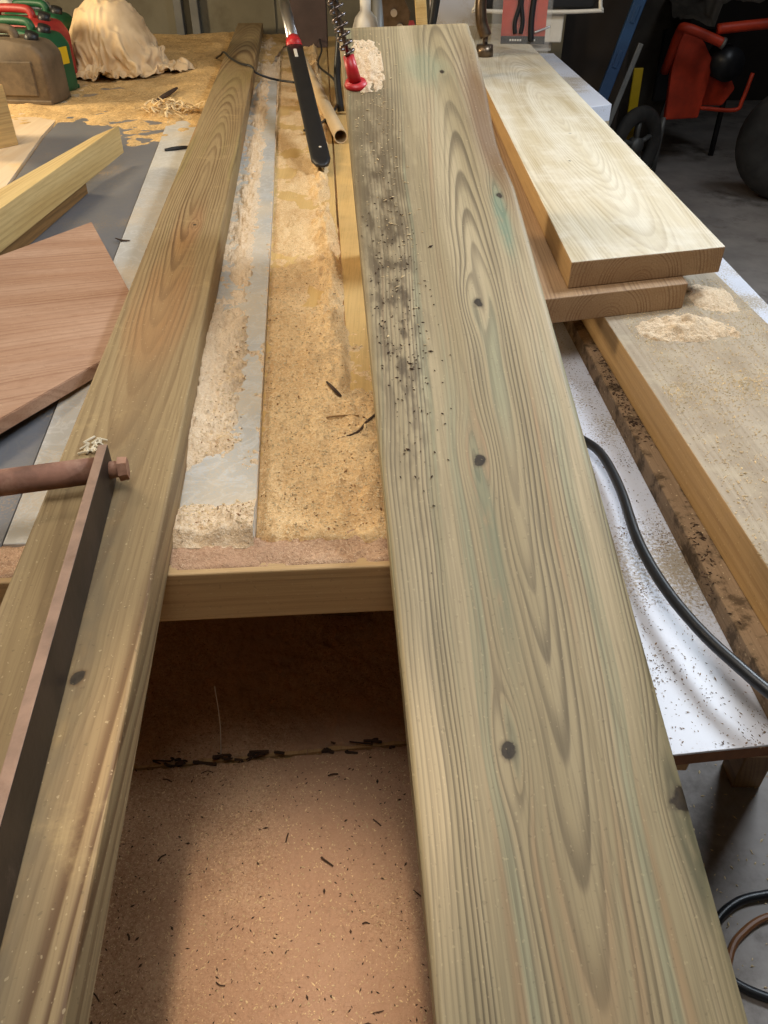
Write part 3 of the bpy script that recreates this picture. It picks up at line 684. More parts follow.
# ------------------------------------------------------------------ crumpled dust sheet
# folds of the sheet: a 66 x 66 vertex grid, steps in half millimetres
NF = 66
FOLDS = ([
-298,17,10,10,-6,25,16,12,2,16,-2,22,11,11,19,-5,13,19,-3,14,6,18,30,21,20,14,-5,18,19,19,8,-28,2,27,22,19,21,33,22,8,10,14,-3,13,6,21,19,18,1,20,17,0,23,19,15,3,18,30,16,-13,25,22,15,21,10,14,
-845,-2,20,14,14,12,15,-9,20,-1,17,18,9,-7,30,17,10,21,2,3,18,-4,38,16,19,-5,11,12,19,16,18,6,-37,24,19,25,20,28,14,25,0,8,18,1,29,17,17,8,10,17,1,19,12,26,-4,19,31,23,20,6,-5,24,20,7,27,1,
-829,-3,12,14,23,7,13,-5,2,14,11,21,-7,-1,28,16,17,2,16,15,19,-8,31,28,16,-1,18,2,9,11,15,19,-28,19,16,21,20,19,22,24,20,-10,16,22,20,-2,14,17,25,-3,18,9,17,14,3,26,34,20,12,20,9,9,21,9,1,22,
-844,20,20,-7,20,13,13,4,-10,6,18,24,-10,19,15,5,13,18,15,12,5,12,17,21,7,17,21,19,-9,20,18,-8,-3,12,20,11,19,22,19,17,16,19,21,17,18,7,-2,13,15,15,20,-11,19,18,12,24,33,16,16,8,15,17,17,16,10,3,
-846,19,27,-8,9,26,11,12,-13,23,-7,7,13,18,18,-1,10,15,3,21,27,16,13,7,20,20,13,13,-11,17,19,18,6,-14,9,22,6,20,6,26,24,21,20,12,17,18,12,3,13,11,22,-3,25,2,12,30,22,18,4,9,23,17,20,13,4,18,
-844,19,18,13,8,4,12,17,12,8,12,-4,4,7,17,16,15,-13,15,13,27,16,19,23,18,-5,3,25,-2,15,14,14,19,13,-23,15,21,6,16,25,23,17,18,19,15,9,16,11,16,17,-5,24,16,22,16,-1,33,13,0,11,24,7,21,11,18,-5,
-802,3,7,15,15,5,20,-3,16,23,15,6,3,5,-7,22,19,-7,1,20,25,19,19,22,20,-2,-14,22,9,10,18,10,12,20,8,-20,20,21,22,15,19,23,4,25,14,18,7,18,15,12,16,6,18,22,12,25,-4,12,16,17,19,-2,21,12,12,6,
-781,4,-18,14,15,17,13,9,8,21,13,18,-13,17,8,-2,24,10,-9,25,17,18,10,27,14,-16,6,22,-12,20,21,19,-2,18,16,12,-11,23,19,20,23,22,8,4,18,8,22,20,15,10,23,20,20,2,22,8,7,16,16,16,-6,15,16,14,4,0,
-776,13,14,-6,5,12,13,8,13,23,17,13,4,-11,17,13,9,15,8,20,18,-3,18,20,-7,16,15,12,-16,22,20,5,4,14,17,21,15,3,23,27,16,12,5,1,20,10,30,21,-2,20,24,22,4,19,13,16,16,-3,13,4,11,12,11,10,6,18,
-777,3,21,14,3,-11,13,13,14,22,17,16,4,-17,16,15,10,5,8,14,18,15,13,22,2,-2,17,15,-8,21,19,-1,10,18,20,17,14,15,17,2,14,14,10,23,13,18,36,15,15,0,17,24,17,-3,23,10,15,7,2,21,-3,25,-5,15,15,8,
-756,-15,10,17,15,-16,7,18,18,20,13,9,12,-13,18,10,2,14,3,4,17,19,17,18,-5,5,15,15,6,23,1,13,17,18,19,13,19,21,16,17,22,-1,7,12,25,9,17,23,6,14,24,12,6,20,-3,20,16,11,8,6,20,18,14,-13,15,18,
-762,2,-10,16,19,8,9,-6,20,17,-6,17,5,14,10,1,13,4,15,11,1,4,13,10,11,11,11,14,21,19,9,7,21,19,20,18,18,18,17,21,19,14,9,-4,21,20,1,9,15,16,16,18,18,5,14,9,9,10,2,22,16,15,10,11,9,15,
-777,-6,7,18,11,7,10,3,19,-1,4,18,8,18,12,6,-1,9,7,14,16,-11,9,14,17,14,16,10,20,16,4,17,21,19,18,17,21,17,17,14,17,21,19,1,10,18,25,18,10,15,13,-9,3,17,14,4,19,-4,23,25,13,4,12,2,10,22,
-789,-3,13,10,14,13,2,13,12,-6,16,12,23,15,10,17,-11,-7,12,14,6,16,-10,14,16,17,18,19,17,10,20,11,19,19,16,19,20,21,20,10,11,15,28,18,5,25,24,18,1,-21,17,18,13,-7,13,16,16,16,17,15,0,19,15,-6,9,19,
-792,1,3,18,15,17,-3,18,5,15,9,1,28,16,9,17,6,-18,-2,7,16,13,9,-7,17,22,18,17,17,16,20,12,18,18,19,19,20,25,20,17,14,5,22,20,9,26,20,17,-2,-23,10,20,20,-1,22,17,2,16,16,15,8,3,14,18,9,-2,
-792,19,6,3,19,9,3,22,4,21,-7,21,23,1,14,10,7,2,-13,19,-8,9,17,2,16,22,6,17,19,20,13,19,23,17,20,19,21,15,16,19,15,20,19,7,20,19,19,12,-2,-15,8,19,22,12,9,16,20,10,6,12,4,10,13,17,16,10,
-811,15,15,15,6,7,19,1,19,1,22,12,26,6,-12,5,8,6,15,10,5,-13,7,14,16,16,17,8,17,20,19,20,19,19,20,19,19,22,18,18,18,20,10,2,15,18,13,6,3,0,21,3,17,15,18,17,18,8,14,1,21,7,13,2,15,1,
-806,16,17,10,11,13,15,14,8,15,19,16,12,10,2,-18,1,15,17,-1,16,8,-6,18,1,19,17,11,19,17,19,23,18,19,19,20,19,19,22,20,17,15,15,11,9,9,6,11,21,12,-1,9,13,22,20,-1,14,4,16,21,2,13,9,19,-6,15,
-819,22,13,17,17,3,17,14,19,18,18,7,5,7,14,-13,-6,18,10,-2,8,16,14,-6,12,10,17,22,19,17,18,21,18,18,18,20,18,19,17,20,16,17,19,15,10,14,10,11,3,23,15,11,7,17,15,-11,10,25,9,0,34,-4,17,5,13,-11,
-830,24,25,19,20,17,16,8,18,9,9,7,6,14,4,11,-13,6,12,2,12,11,17,11,1,19,19,17,12,18,17,19,21,18,19,19,19,19,19,15,15,17,21,22,13,5,17,9,21,-3,7,24,22,14,-10,16,9,22,-13,6,27,16,-15,16,14,-1,
-838,26,26,19,21,23,16,4,18,17,18,-7,13,-11,4,14,13,-19,6,23,18,0,11,19,17,7,16,17,16,11,19,20,21,18,23,19,16,16,18,21,17,15,17,18,22,21,4,11,24,7,-6,14,22,18,3,0,15,21,-4,3,18,-4,12,-3,20,19,
-853,24,18,24,19,25,22,13,8,14,15,8,-16,11,-6,10,17,9,-10,16,19,16,-2,14,24,17,1,15,16,20,15,23,20,17,21,24,16,16,15,12,20,16,21,18,20,30,17,-2,9,24,10,-6,15,21,19,-7,14,23,8,-31,19,12,5,-5,18,15,
-847,25,25,28,4,26,20,17,-3,18,19,-6,-10,10,11,-2,14,18,13,-6,12,24,15,-2,19,22,16,6,17,15,15,22,17,18,18,26,18,18,11,18,12,22,21,25,16,19,32,10,-11,13,23,13,-11,23,9,22,7,21,8,-38,4,12,10,1,15,17,
-846,26,32,12,23,13,20,19,-10,15,16,14,-14,-2,12,6,12,17,22,7,-9,17,17,14,11,20,16,16,14,16,25,7,13,16,19,24,21,19,17,16,15,13,29,26,19,24,8,18,13,-6,20,24,-12,6,19,19,20,21,1,-37,-12,7,11,10,13,20,
-834,24,32,18,8,21,11,19,3,-5,15,15,4,-17,9,14,10,24,7,19,6,0,12,18,22,14,13,13,17,18,19,16,12,17,19,19,23,15,32,36,7,-3,28,28,18,17,19,13,0,3,21,23,7,-7,13,16,18,20,7,-30,-23,-2,8,14,17,12,
-812,30,25,15,1,18,20,5,19,4,-14,1,11,-3,15,20,12,-2,16,16,12,14,6,15,29,18,15,3,12,14,21,25,16,21,22,17,16,19,46,24,19,-4,17,32,17,2,10,19,15,-2,23,18,17,-10,2,22,4,21,14,-17,-13,-17,-12,24,15,23,
-811,28,11,18,13,22,-4,16,11,5,-16,-3,4,13,24,21,7,-4,17,0,15,28,7,14,24,26,17,18,-9,17,17,19,26,23,20,24,17,34,21,32,19,3,12,24,22,2,2,18,27,-10,20,21,26,4,-13,9,18,21,-5,-24,16,3,-34,8,17,24,
-791,-3,26,29,7,21,8,-14,7,12,-10,15,-1,0,21,17,3,17,10,3,17,23,4,19,22,30,15,3,13,18,9,17,22,23,17,28,19,25,21,30,27,9,19,18,18,18,-2,10,27,0,18,5,35,15,-13,5,20,14,-7,-31,8,5,8,-3,15,17,
-805,16,31,4,22,6,20,1,-14,-4,19,10,3,-17,15,20,15,8,7,17,23,7,9,16,19,37,24,2,16,4,21,6,27,23,16,20,19,20,21,26,37,17,14,16,19,21,17,-13,19,25,14,-5,19,21,20,-11,5,14,-4,-30,-8,8,16,17,11,14,
-803,21,14,8,23,16,-1,18,3,-20,3,19,8,-10,1,25,11,3,21,16,19,-1,16,17,25,33,30,-5,13,7,18,3,24,26,19,18,17,17,19,29,30,32,13,16,17,13,25,-10,12,20,21,11,-3,25,24,10,-21,-3,6,2,-23,-1,17,18,18,14,
-809,16,16,16,13,18,12,9,7,-4,-20,8,16,-9,10,25,9,-2,26,17,17,-5,19,19,24,30,29,4,13,7,11,11,17,26,23,16,15,17,17,21,35,27,26,11,17,28,18,4,-5,12,13,17,8,27,11,17,-9,-26,-2,13,12,-20,18,21,11,10,
-820,18,19,16,7,12,15,13,14,-15,2,12,-10,-1,19,22,3,3,21,23,16,-2,18,20,24,24,30,17,10,8,14,13,13,15,30,18,15,10,19,19,25,37,22,18,21,12,20,20,9,6,-7,9,17,19,18,12,3,-20,-11,-7,22,14,-9,34,23,-6,
-821,3,15,15,10,23,13,19,7,-14,18,7,-11,-7,22,14,7,1,19,23,19,1,17,18,25,31,16,17,19,9,22,14,-1,20,29,13,18,18,11,35,18,27,22,21,19,4,20,17,25,-7,19,1,5,16,12,17,9,3,-10,-28,3,15,9,31,21,-3,
-842,17,8,14,18,23,12,18,7,-2,-3,14,9,-15,10,21,12,-3,16,18,14,21,8,21,20,35,14,17,15,15,30,14,-2,22,19,18,12,18,18,38,14,27,21,19,22,3,27,22,-5,18,10,16,9,-9,13,9,8,19,6,-24,-19,-9,24,27,7,22,
-842,6,15,13,11,27,11,15,3,0,-1,12,16,5,-4,13,22,-4,17,13,20,10,18,21,27,26,18,11,20,16,24,22,-3,22,16,19,17,21,26,20,21,23,19,22,19,14,11,20,0,8,22,18,4,8,-15,7,13,12,27,-6,-10,-29,11,24,19,18,
-835,-14,13,8,15,26,12,19,14,13,-21,5,13,18,6,1,24,-1,20,9,23,15,13,17,24,26,17,17,23,18,13,26,14,6,17,16,19,31,15,30,27,19,11,19,11,14,21,18,0,6,21,25,5,-10,13,-7,0,11,13,-7,13,-2,7,20,12,17,
-866,14,5,14,3,26,11,27,21,18,-12,8,-7,6,16,2,22,12,2,17,19,20,18,8,16,26,25,23,19,20,14,17,16,16,16,19,15,32,17,31,32,3,15,22,15,6,13,21,12,-6,23,22,2,-1,11,14,-17,-4,12,9,18,7,13,7,20,9,
-872,-2,21,-1,22,25,13,16,19,18,15,4,-13,-7,9,6,23,19,1,17,15,17,25,20,7,30,17,21,16,19,19,17,19,16,15,18,29,18,20,19,34,10,15,22,22,7,0,14,19,-7,28,18,-2,16,5,10,-3,-21,4,27,0,22,23,16,1,18,
-881,1,27,-2,23,31,16,-4,17,10,11,22,0,-15,-7,6,20,27,17,5,19,13,20,25,17,14,20,16,19,10,26,20,18,17,15,20,30,24,15,18,26,19,13,20,20,15,15,-7,7,12,16,21,1,18,7,-15,-5,-2,23,-13,19,19,31,22,15,10,
-897,22,14,23,14,29,-10,14,11,15,13,16,12,-11,-1,4,-12,21,28,23,20,20,-3,23,22,18,9,19,20,16,7,30,22,19,16,16,33,29,16,14,18,20,17,19,8,15,20,16,14,11,-8,11,23,8,-8,-8,19,8,-25,9,15,26,25,22,22,18,
-901,8,26,12,22,32,-16,16,14,4,15,13,17,8,3,-14,-1,5,23,31,28,25,8,-6,21,24,19,4,17,19,15,22,24,21,18,26,35,16,17,13,19,17,18,20,20,2,9,15,23,15,-3,10,22,-9,-9,-1,21,10,-7,19,21,3,20,16,21,21,
-888,10,17,12,9,37,3,8,8,12,11,-2,12,4,26,4,-11,1,17,23,31,17,23,-6,15,18,23,22,5,16,31,14,15,24,18,29,32,17,18,14,17,21,12,16,25,14,0,8,17,19,11,5,22,-17,-6,-8,19,2,17,18,11,12,19,11,20,17,
-845,3,7,4,16,13,18,-2,18,6,13,13,-2,-1,15,21,0,3,0,21,17,18,17,24,16,14,10,24,18,17,21,19,16,19,17,27,32,17,15,20,21,17,18,10,18,18,9,1,9,19,16,15,6,0,-1,-23,4,19,14,17,-1,12,18,18,20,20,
-834,9,9,8,-12,17,16,6,14,20,13,19,3,-11,-4,18,14,11,-1,19,15,13,5,17,20,21,19,14,25,19,20,19,19,19,15,25,34,20,18,22,19,11,18,20,0,15,20,13,-9,15,11,9,-2,7,11,8,-18,10,14,14,17,3,15,21,21,15,
-821,9,12,-10,13,-6,18,16,20,12,17,14,15,-6,-19,1,12,14,19,0,15,11,26,22,17,14,17,20,15,22,19,21,18,17,20,19,35,27,19,15,16,17,23,16,-2,6,17,18,13,-13,9,7,1,4,7,13,22,-17,6,22,14,19,7,19,9,17,
-809,4,16,11,-13,22,-3,26,19,0,14,14,22,1,-11,-19,6,6,13,26,12,10,22,24,18,15,20,20,20,11,19,26,16,17,19,17,28,25,21,17,22,25,14,18,12,-5,9,17,21,-22,-1,1,6,13,5,17,24,9,-10,9,20,16,20,1,20,24,
-832,13,15,20,8,-6,20,15,2,24,15,13,4,4,-20,-6,11,-1,13,19,24,13,9,24,15,24,23,17,19,19,16,20,18,17,17,17,22,19,19,25,32,16,14,14,16,14,-12,14,21,9,-3,-6,7,19,-10,2,17,20,14,-7,17,21,11,19,6,24,
-829,-3,16,25,34,-4,-4,9,22,16,-7,11,9,13,6,-15,2,2,20,6,17,18,22,11,23,24,21,21,19,16,17,18,18,16,18,17,18,16,16,27,33,23,18,3,12,14,18,3,-4,22,14,4,-4,19,-1,-16,3,26,10,23,16,-15,19,15,20,19,
-837,18,12,12,1,18,16,13,3,8,8,3,8,11,22,12,2,-13,4,12,24,21,18,7,18,28,23,16,19,19,15,16,17,17,19,17,16,17,17,19,32,24,16,20,-3,11,14,-2,11,22,20,3,9,-9,16,3,-18,20,25,15,20,-5,7,18,17,20,
-834,21,3,24,13,-9,18,3,12,27,10,8,-7,0,6,18,23,19,6,-15,5,24,18,9,22,21,24,16,20,21,17,13,17,14,18,18,14,17,17,17,19,18,25,21,25,-17,11,22,0,25,25,8,-18,-1,19,19,2,-13,26,17,18,12,2,9,26,7,
-830,17,18,15,10,-9,20,15,-2,27,27,5,7,3,-19,8,23,28,19,-2,-18,34,20,-1,15,29,17,15,13,16,21,19,18,17,15,15,17,12,17,16,20,17,12,18,28,-7,21,7,22,19,8,10,7,-20,17,15,17,-1,18,19,8,21,13,-12,21,19,
-836,10,17,15,2,13,18,15,5,23,28,-19,6,23,15,-4,1,19,16,23,-18,26,18,15,2,20,20,10,10,16,22,17,18,19,20,14,17,17,13,16,20,16,17,21,3,5,13,21,17,3,13,7,10,18,11,-11,18,17,13,11,19,-1,14,15,6,21,
-841,0,25,2,10,20,5,18,23,27,24,-25,13,21,24,13,-8,19,16,8,-7,20,20,17,15,-4,11,12,13,17,21,17,16,18,21,20,18,10,20,13,19,16,20,13,28,9,-16,24,6,21,-13,17,24,10,12,-3,19,5,1,13,3,20,19,17,13,22,
-860,7,25,5,21,8,18,25,12,17,31,0,-9,16,22,21,16,18,11,9,-2,9,3,20,15,17,11,8,5,11,18,19,17,17,15,26,26,17,-6,20,16,18,20,20,10,24,-18,13,16,4,11,10,22,6,8,2,18,-4,10,17,20,8,20,21,16,5,
-868,21,26,18,5,15,17,13,20,22,22,21,-7,14,23,16,-2,13,15,0,21,20,11,-6,12,17,18,21,8,-5,18,16,19,16,12,22,32,14,14,-5,19,18,22,24,16,15,-12,21,-15,16,10,23,18,-13,12,7,12,12,21,16,-1,21,15,14,11,4,
-859,21,13,20,19,22,20,17,16,20,20,27,1,16,12,-9,9,12,11,20,19,11,20,10,-2,12,13,21,9,-4,17,17,18,17,15,16,26,16,20,-7,20,19,18,21,17,17,9,-4,-12,19,25,1,6,17,13,3,12,6,21,1,16,22,-4,15,11,5,
-848,17,19,18,22,22,23,20,7,18,32,15,9,24,0,15,1,9,17,18,8,13,15,18,4,-10,19,9,9,5,20,18,16,20,20,18,12,12,16,7,19,14,17,15,16,16,14,10,-15,15,24,-7,11,14,21,10,2,18,4,12,18,1,1,8,12,22,
-835,10,19,15,20,24,24,21,21,19,17,16,17,7,19,18,9,6,9,-14,28,18,6,12,13,-11,13,12,21,8,14,16,17,11,15,17,18,8,10,20,18,18,20,13,-1,14,12,17,10,6,21,-2,20,3,14,2,21,-8,15,14,13,18,11,9,-9,3,
-804,7,23,21,8,23,24,21,24,6,8,17,18,17,21,15,19,11,-21,4,29,19,-5,17,19,1,-4,21,5,18,15,17,7,12,17,15,13,18,19,5,20,15,21,17,10,-8,14,17,19,9,23,15,-8,15,1,22,-3,4,14,20,6,17,27,14,-3,-17,
-786,-2,20,15,21,16,18,24,20,-1,19,18,19,19,10,21,4,17,5,3,14,18,-14,20,11,2,-1,23,7,18,6,12,13,25,4,20,18,16,20,2,22,7,20,20,-9,19,11,19,19,18,6,21,0,1,13,22,8,-3,19,6,10,19,27,-8,16,7,
-831,25,21,15,21,23,0,18,17,22,20,11,14,20,20,-4,16,5,18,-5,23,4,-2,15,-1,16,-3,19,19,14,12,4,21,-1,13,22,21,20,23,14,11,9,17,-6,9,21,18,22,5,25,23,-2,11,-3,21,8,19,-2,22,5,14,21,-7,12,15,15,
-827,20,17,23,23,7,22,17,12,18,15,8,24,5,15,5,17,10,-2,19,9,2,6,7,15,10,12,-2,18,6,17,16,9,12,9,15,21,20,21,17,-5,20,19,19,14,5,12,13,25,25,12,-6,12,22,-5,15,1,26,-6,27,6,16,-5,18,13,7,
-802,10,23,15,17,13,32,-3,19,13,21,21,9,12,-4,20,4,0,11,21,-3,18,20,-9,12,11,19,-9,8,13,15,17,18,21,-5,20,17,11,17,24,13,22,20,18,7,0,22,24,14,12,6,16,1,28,-10,7,16,19,-7,24,18,-3,19,1,8,10,
-801,23,16,22,11,22,1,23,19,10,2,22,15,9,12,-5,13,11,18,1,15,12,13,12,-10,21,5,23,-9,14,17,19,3,21,19,14,9,20,2,32,21,4,20,21,13,18,-1,27,20,-8,22,1,18,7,19,-8,19,13,14,2,9,15,2,2,16,-1,
-774,6,21,26,22,1,18,11,25,-10,22,14,16,4,14,12,0,15,4,15,7,18,1,13,-5,17,13,19,13,6,18,12,6,26,-6,20,23,1,21,24,3,29,23,23,24,-4,9,25,8,-6,21,0,14,13,8,14,13,20,7,12,-6,13,-1,18,-7,19,
-791,16,12,24,26,27,19,-9,13,14,14,16,12,13,19,6,-6,1,12,18,20,-3,5,14,18,3,20,4,14,17,8,8,22,11,4,5,30,-7,22,21,21,24,24,27,11,23,-3,9,3,19,-5,23,-2,14,3,17,19,24,13,-2,8,-6,11,4,9,1
], [
-583,-4,-1,-11,8,2,-7,-1,8,13,-14,-8,-14,3,31,31,14,-20,-11,-15,13,-6,2,0,-5,-13,-19,4,-3,-6,27,21,-23,-7,1,0,7,15,14,21,22,16,-24,10,-18,16,-11,-7,16,1,1,14,-13,2,15,14,-5,9,20,19,8,1,8,16,18,11,
-216,16,-1,-3,-1,18,-3,-12,-2,13,-3,-6,-14,-10,14,25,17,12,-17,-11,8,4,-9,-10,9,-23,-16,-13,-2,16,10,18,6,-5,-1,-2,1,13,3,18,21,20,-5,-25,-8,13,11,-6,15,6,-7,14,-5,5,10,10,6,-8,8,18,30,7,-3,22,15,13,
-238,17,17,-9,21,16,-8,-12,-13,6,11,-6,-22,-3,9,19,11,15,-5,-8,10,4,-8,-10,-7,-29,4,-15,-12,19,13,19,11,-4,-1,-2,2,-2,14,1,7,22,13,-9,-12,14,1,12,-3,10,1,-1,10,0,12,4,-5,9,11,2,21,23,0,18,21,6,
-246,11,17,13,11,29,-3,-13,-12,4,0,-3,-17,-3,12,15,6,5,11,-10,6,9,-3,-3,-21,-24,-2,-5,-20,-4,12,25,25,2,-5,-2,1,2,4,12,-8,0,5,12,8,6,14,9,-8,15,2,-4,7,6,10,-9,12,10,10,-9,11,22,24,16,10,16,
-256,10,17,10,4,29,11,-9,-5,-7,15,-9,-2,-4,11,10,2,-3,3,1,-5,-1,5,11,-15,-23,-6,-12,-23,-8,13,13,8,26,7,-1,0,4,-5,3,6,2,6,7,9,5,9,15,-8,14,10,-3,2,10,-4,2,13,10,-7,3,12,26,16,18,9,6,
-244,2,22,-9,10,30,16,-4,2,-11,2,9,2,0,4,2,2,8,3,-6,-3,2,-2,3,4,-22,-22,1,-20,-8,7,9,10,13,12,6,0,5,-1,1,3,6,5,6,4,7,10,15,-6,7,9,2,9,4,-6,9,7,14,-8,5,14,11,25,15,13,-1,
-254,21,2,10,14,30,-7,10,-4,0,-5,-6,-1,11,16,3,3,4,5,-5,-6,6,2,0,0,-23,-18,4,-12,-11,1,9,10,8,8,13,-2,1,4,5,3,3,8,4,3,8,9,11,-3,11,3,8,-2,3,7,-2,15,15,9,-1,9,5,19,13,16,7,
-275,24,8,1,15,19,9,9,-5,-2,6,-5,-4,5,2,26,6,0,7,-5,-6,-5,15,-3,-8,-23,-13,-2,-19,7,4,5,7,10,7,3,15,1,3,7,5,2,6,3,5,3,2,3,14,12,4,0,-1,11,6,-8,15,-2,9,6,20,13,5,11,18,-7,
-265,26,8,9,10,13,14,0,5,-5,0,7,-3,-8,10,25,12,6,2,-6,-6,-11,9,8,-22,-8,-10,-9,-21,1,6,11,11,10,9,0,8,21,2,1,-8,14,7,2,6,5,1,-1,13,-3,2,9,5,12,-10,12,7,11,10,1,10,8,7,10,17,5,
-262,13,8,8,9,14,14,4,1,-4,5,9,-1,-5,5,19,17,-13,-4,8,5,-3,-1,-9,-20,-21,12,-3,-22,2,10,9,11,9,0,7,13,16,4,-26,19,9,14,-1,13,7,2,0,5,4,-1,13,3,3,-2,12,5,12,11,2,8,5,17,6,8,11,
-272,13,9,17,-5,8,21,14,0,-8,-5,13,6,-4,6,1,21,2,-10,-7,-10,-6,0,12,-22,-10,2,6,-17,-6,13,18,14,-10,3,13,7,0,9,-20,5,22,15,16,-6,19,18,-4,-6,15,2,-11,18,10,-1,2,14,11,12,1,4,13,12,12,4,-9,
-263,12,14,-1,13,-9,12,20,11,5,-12,6,8,4,11,-7,-3,20,2,-7,-17,-12,-9,18,-10,-8,0,-4,2,-6,12,16,-7,-1,-1,3,4,1,2,-2,0,11,14,28,10,-2,20,17,9,6,1,2,7,11,5,1,-1,16,12,0,0,15,-4,15,10,0,
-294,23,19,12,5,-5,7,5,12,19,3,7,2,2,16,-10,-10,-5,21,0,-9,-13,-12,16,1,-4,-1,-9,-1,-7,15,5,-7,-1,4,5,-5,6,5,6,8,-4,3,20,18,-13,-1,6,8,16,16,20,20,5,14,4,5,9,0,-4,5,22,-4,6,4,6,
-299,14,20,20,-1,11,6,6,6,17,14,-7,14,-12,21,-2,-10,-11,-4,3,18,-6,-14,-10,6,3,9,-2,-5,-13,4,13,-2,-7,8,-6,-1,3,1,15,17,-1,2,-2,20,6,-8,14,14,5,16,18,18,12,15,8,6,2,4,-7,10,9,8,5,3,4,
-308,16,18,10,12,13,8,8,-1,8,24,-11,-7,4,18,7,-6,-5,-10,-4,2,16,-9,-16,3,4,1,12,-7,-8,-1,13,-9,5,0,-4,-3,-3,6,5,6,18,-13,9,21,-1,15,13,13,5,15,22,16,13,5,7,15,7,2,5,0,2,9,-4,5,12,
-310,13,15,15,11,16,11,10,-4,2,23,-5,-2,2,-4,18,-3,-4,-5,-2,1,-8,7,-11,9,4,-8,-7,4,4,2,-6,13,-8,0,-1,-6,5,5,5,7,6,-16,18,7,19,11,15,14,9,16,19,21,9,3,3,3,10,12,11,-7,6,-3,11,4,4,
-313,14,18,13,16,16,-5,21,5,-14,5,20,7,-2,-3,-8,0,18,-1,-3,-4,-3,-4,-3,-2,14,-1,-12,5,5,-2,-7,9,0,-3,0,-3,-9,-6,-1,4,6,16,13,12,15,14,4,17,19,7,26,21,8,8,1,5,8,7,17,-7,6,-9,9,-1,8,
-312,17,3,23,3,9,15,14,16,-4,-4,4,24,1,-11,-6,-4,11,14,-10,5,-3,-2,-1,-10,3,8,-11,3,-6,1,17,-3,-6,1,6,2,-3,-13,-8,9,16,8,5,12,15,14,9,9,5,28,27,24,-5,-9,19,-2,19,9,4,9,-7,5,7,-5,-1,
-300,13,-3,16,21,9,12,14,6,8,-1,6,-8,19,1,-7,-1,9,12,-18,0,10,-1,-10,-2,-7,2,11,5,2,1,5,2,-5,0,0,2,4,-4,-9,7,9,-1,4,12,8,14,13,14,6,17,10,26,-15,17,14,14,-5,17,11,0,8,2,10,-6,-5,
-288,4,4,13,25,-5,12,19,10,-6,9,-5,-6,4,20,5,-2,-7,15,-13,5,2,11,-6,-8,5,7,4,-2,3,-3,3,3,-3,4,-1,-6,4,-3,-1,7,4,-4,-2,10,15,19,10,-1,23,12,2,8,12,20,7,11,-6,18,14,5,11,-12,8,8,-2,
-288,7,3,13,13,-1,12,17,12,1,5,5,-4,-10,4,18,4,-5,-10,12,6,-1,-2,11,8,-2,-3,9,0,-11,-8,6,8,-3,9,8,-6,-3,-5,-9,6,4,0,2,-1,9,32,8,-7,16,22,8,6,6,19,18,-8,0,20,21,-14,15,7,3,2,-1,
-282,10,1,9,9,8,11,10,16,3,8,4,-16,5,-1,2,22,-7,-4,2,14,5,-2,-1,15,3,-4,-3,6,-12,-5,10,1,-1,6,7,-9,-8,1,5,-3,2,-3,3,0,3,13,23,4,8,13,22,9,9,5,23,1,-7,7,18,5,12,11,5,3,-4,
-281,10,2,6,14,6,16,9,-3,13,12,-12,-8,8,8,-4,5,13,0,1,1,17,2,-5,3,12,-3,-5,-6,0,-5,5,3,1,5,10,-5,-11,9,-4,-1,-7,-3,1,7,1,10,9,19,10,9,11,22,8,6,12,13,-3,5,12,8,13,13,6,1,2,
-281,7,-6,12,5,17,19,11,-2,1,16,-9,-7,-1,11,2,4,6,10,-2,1,5,11,1,-1,2,7,-3,-8,0,5,-5,-2,-1,4,7,3,5,-10,-1,0,-6,-6,-1,7,0,13,13,13,15,10,7,22,15,5,7,6,6,7,11,6,7,13,13,-5,7,
-279,5,-5,9,8,9,23,18,-3,-3,-5,15,-4,-3,7,6,4,10,-5,12,4,0,0,9,3,1,-4,-5,2,0,0,1,-4,-3,9,7,6,-2,-9,-11,-2,7,-6,-6,6,6,9,18,12,14,9,8,15,19,9,10,5,5,9,8,7,2,13,10,6,-8,
-265,-3,5,12,10,6,8,25,2,-4,-5,-3,13,0,6,5,5,-2,3,11,8,3,-1,2,7,2,-3,-9,-7,8,2,-4,1,2,2,11,-7,4,-5,-12,-10,8,1,-4,-2,14,22,8,8,13,5,13,13,18,10,9,10,0,15,3,8,7,5,3,12,0,
-263,-2,-1,13,11,-2,11,13,18,-2,-3,-1,6,5,4,6,4,0,7,-1,6,10,0,0,3,3,0,-7,-11,-2,1,1,6,1,4,3,-4,1,-7,-1,-10,2,4,0,-1,11,18,10,9,18,2,13,10,12,19,10,5,5,10,-2,14,4,12,-3,-8,-14,
-217,-17,11,7,12,-1,6,10,12,12,-2,-2,7,7,6,2,1,7,5,2,5,8,-2,-1,5,5,-3,-14,4,3,-11,-3,-1,6,4,1,-1,-3,2,-9,-4,2,0,3,5,4,15,14,6,18,6,5,18,8,18,13,1,17,3,-2,11,20,-5,0,-8,-7,
-233,7,-3,16,-1,6,5,4,14,8,1,3,5,9,3,6,4,7,3,7,6,4,-2,-1,1,8,4,-6,0,-3,-18,-13,7,7,-2,5,-1,-3,-2,1,-9,-1,3,3,5,8,4,16,10,17,8,5,9,17,7,17,9,15,5,-1,4,8,11,3,-10,-7,
-227,-2,5,12,2,2,4,5,5,18,0,4,5,8,7,3,6,8,8,4,7,3,-3,-1,4,6,8,-3,-8,-8,-15,-12,3,8,3,0,-1,-3,-2,-4,-3,-2,2,3,6,5,2,16,13,14,13,5,7,16,11,10,6,6,21,-6,13,5,11,1,-1,-7,
-247,15,6,8,4,4,7,2,2,10,7,1,10,4,10,2,6,10,11,3,7,4,-2,-4,4,5,7,-2,-7,-9,-12,-11,-3,12,-1,2,-3,-4,-6,1,-4,0,0,5,4,11,2,3,19,12,6,14,9,11,15,10,4,3,6,15,7,17,-17,7,17,-16,
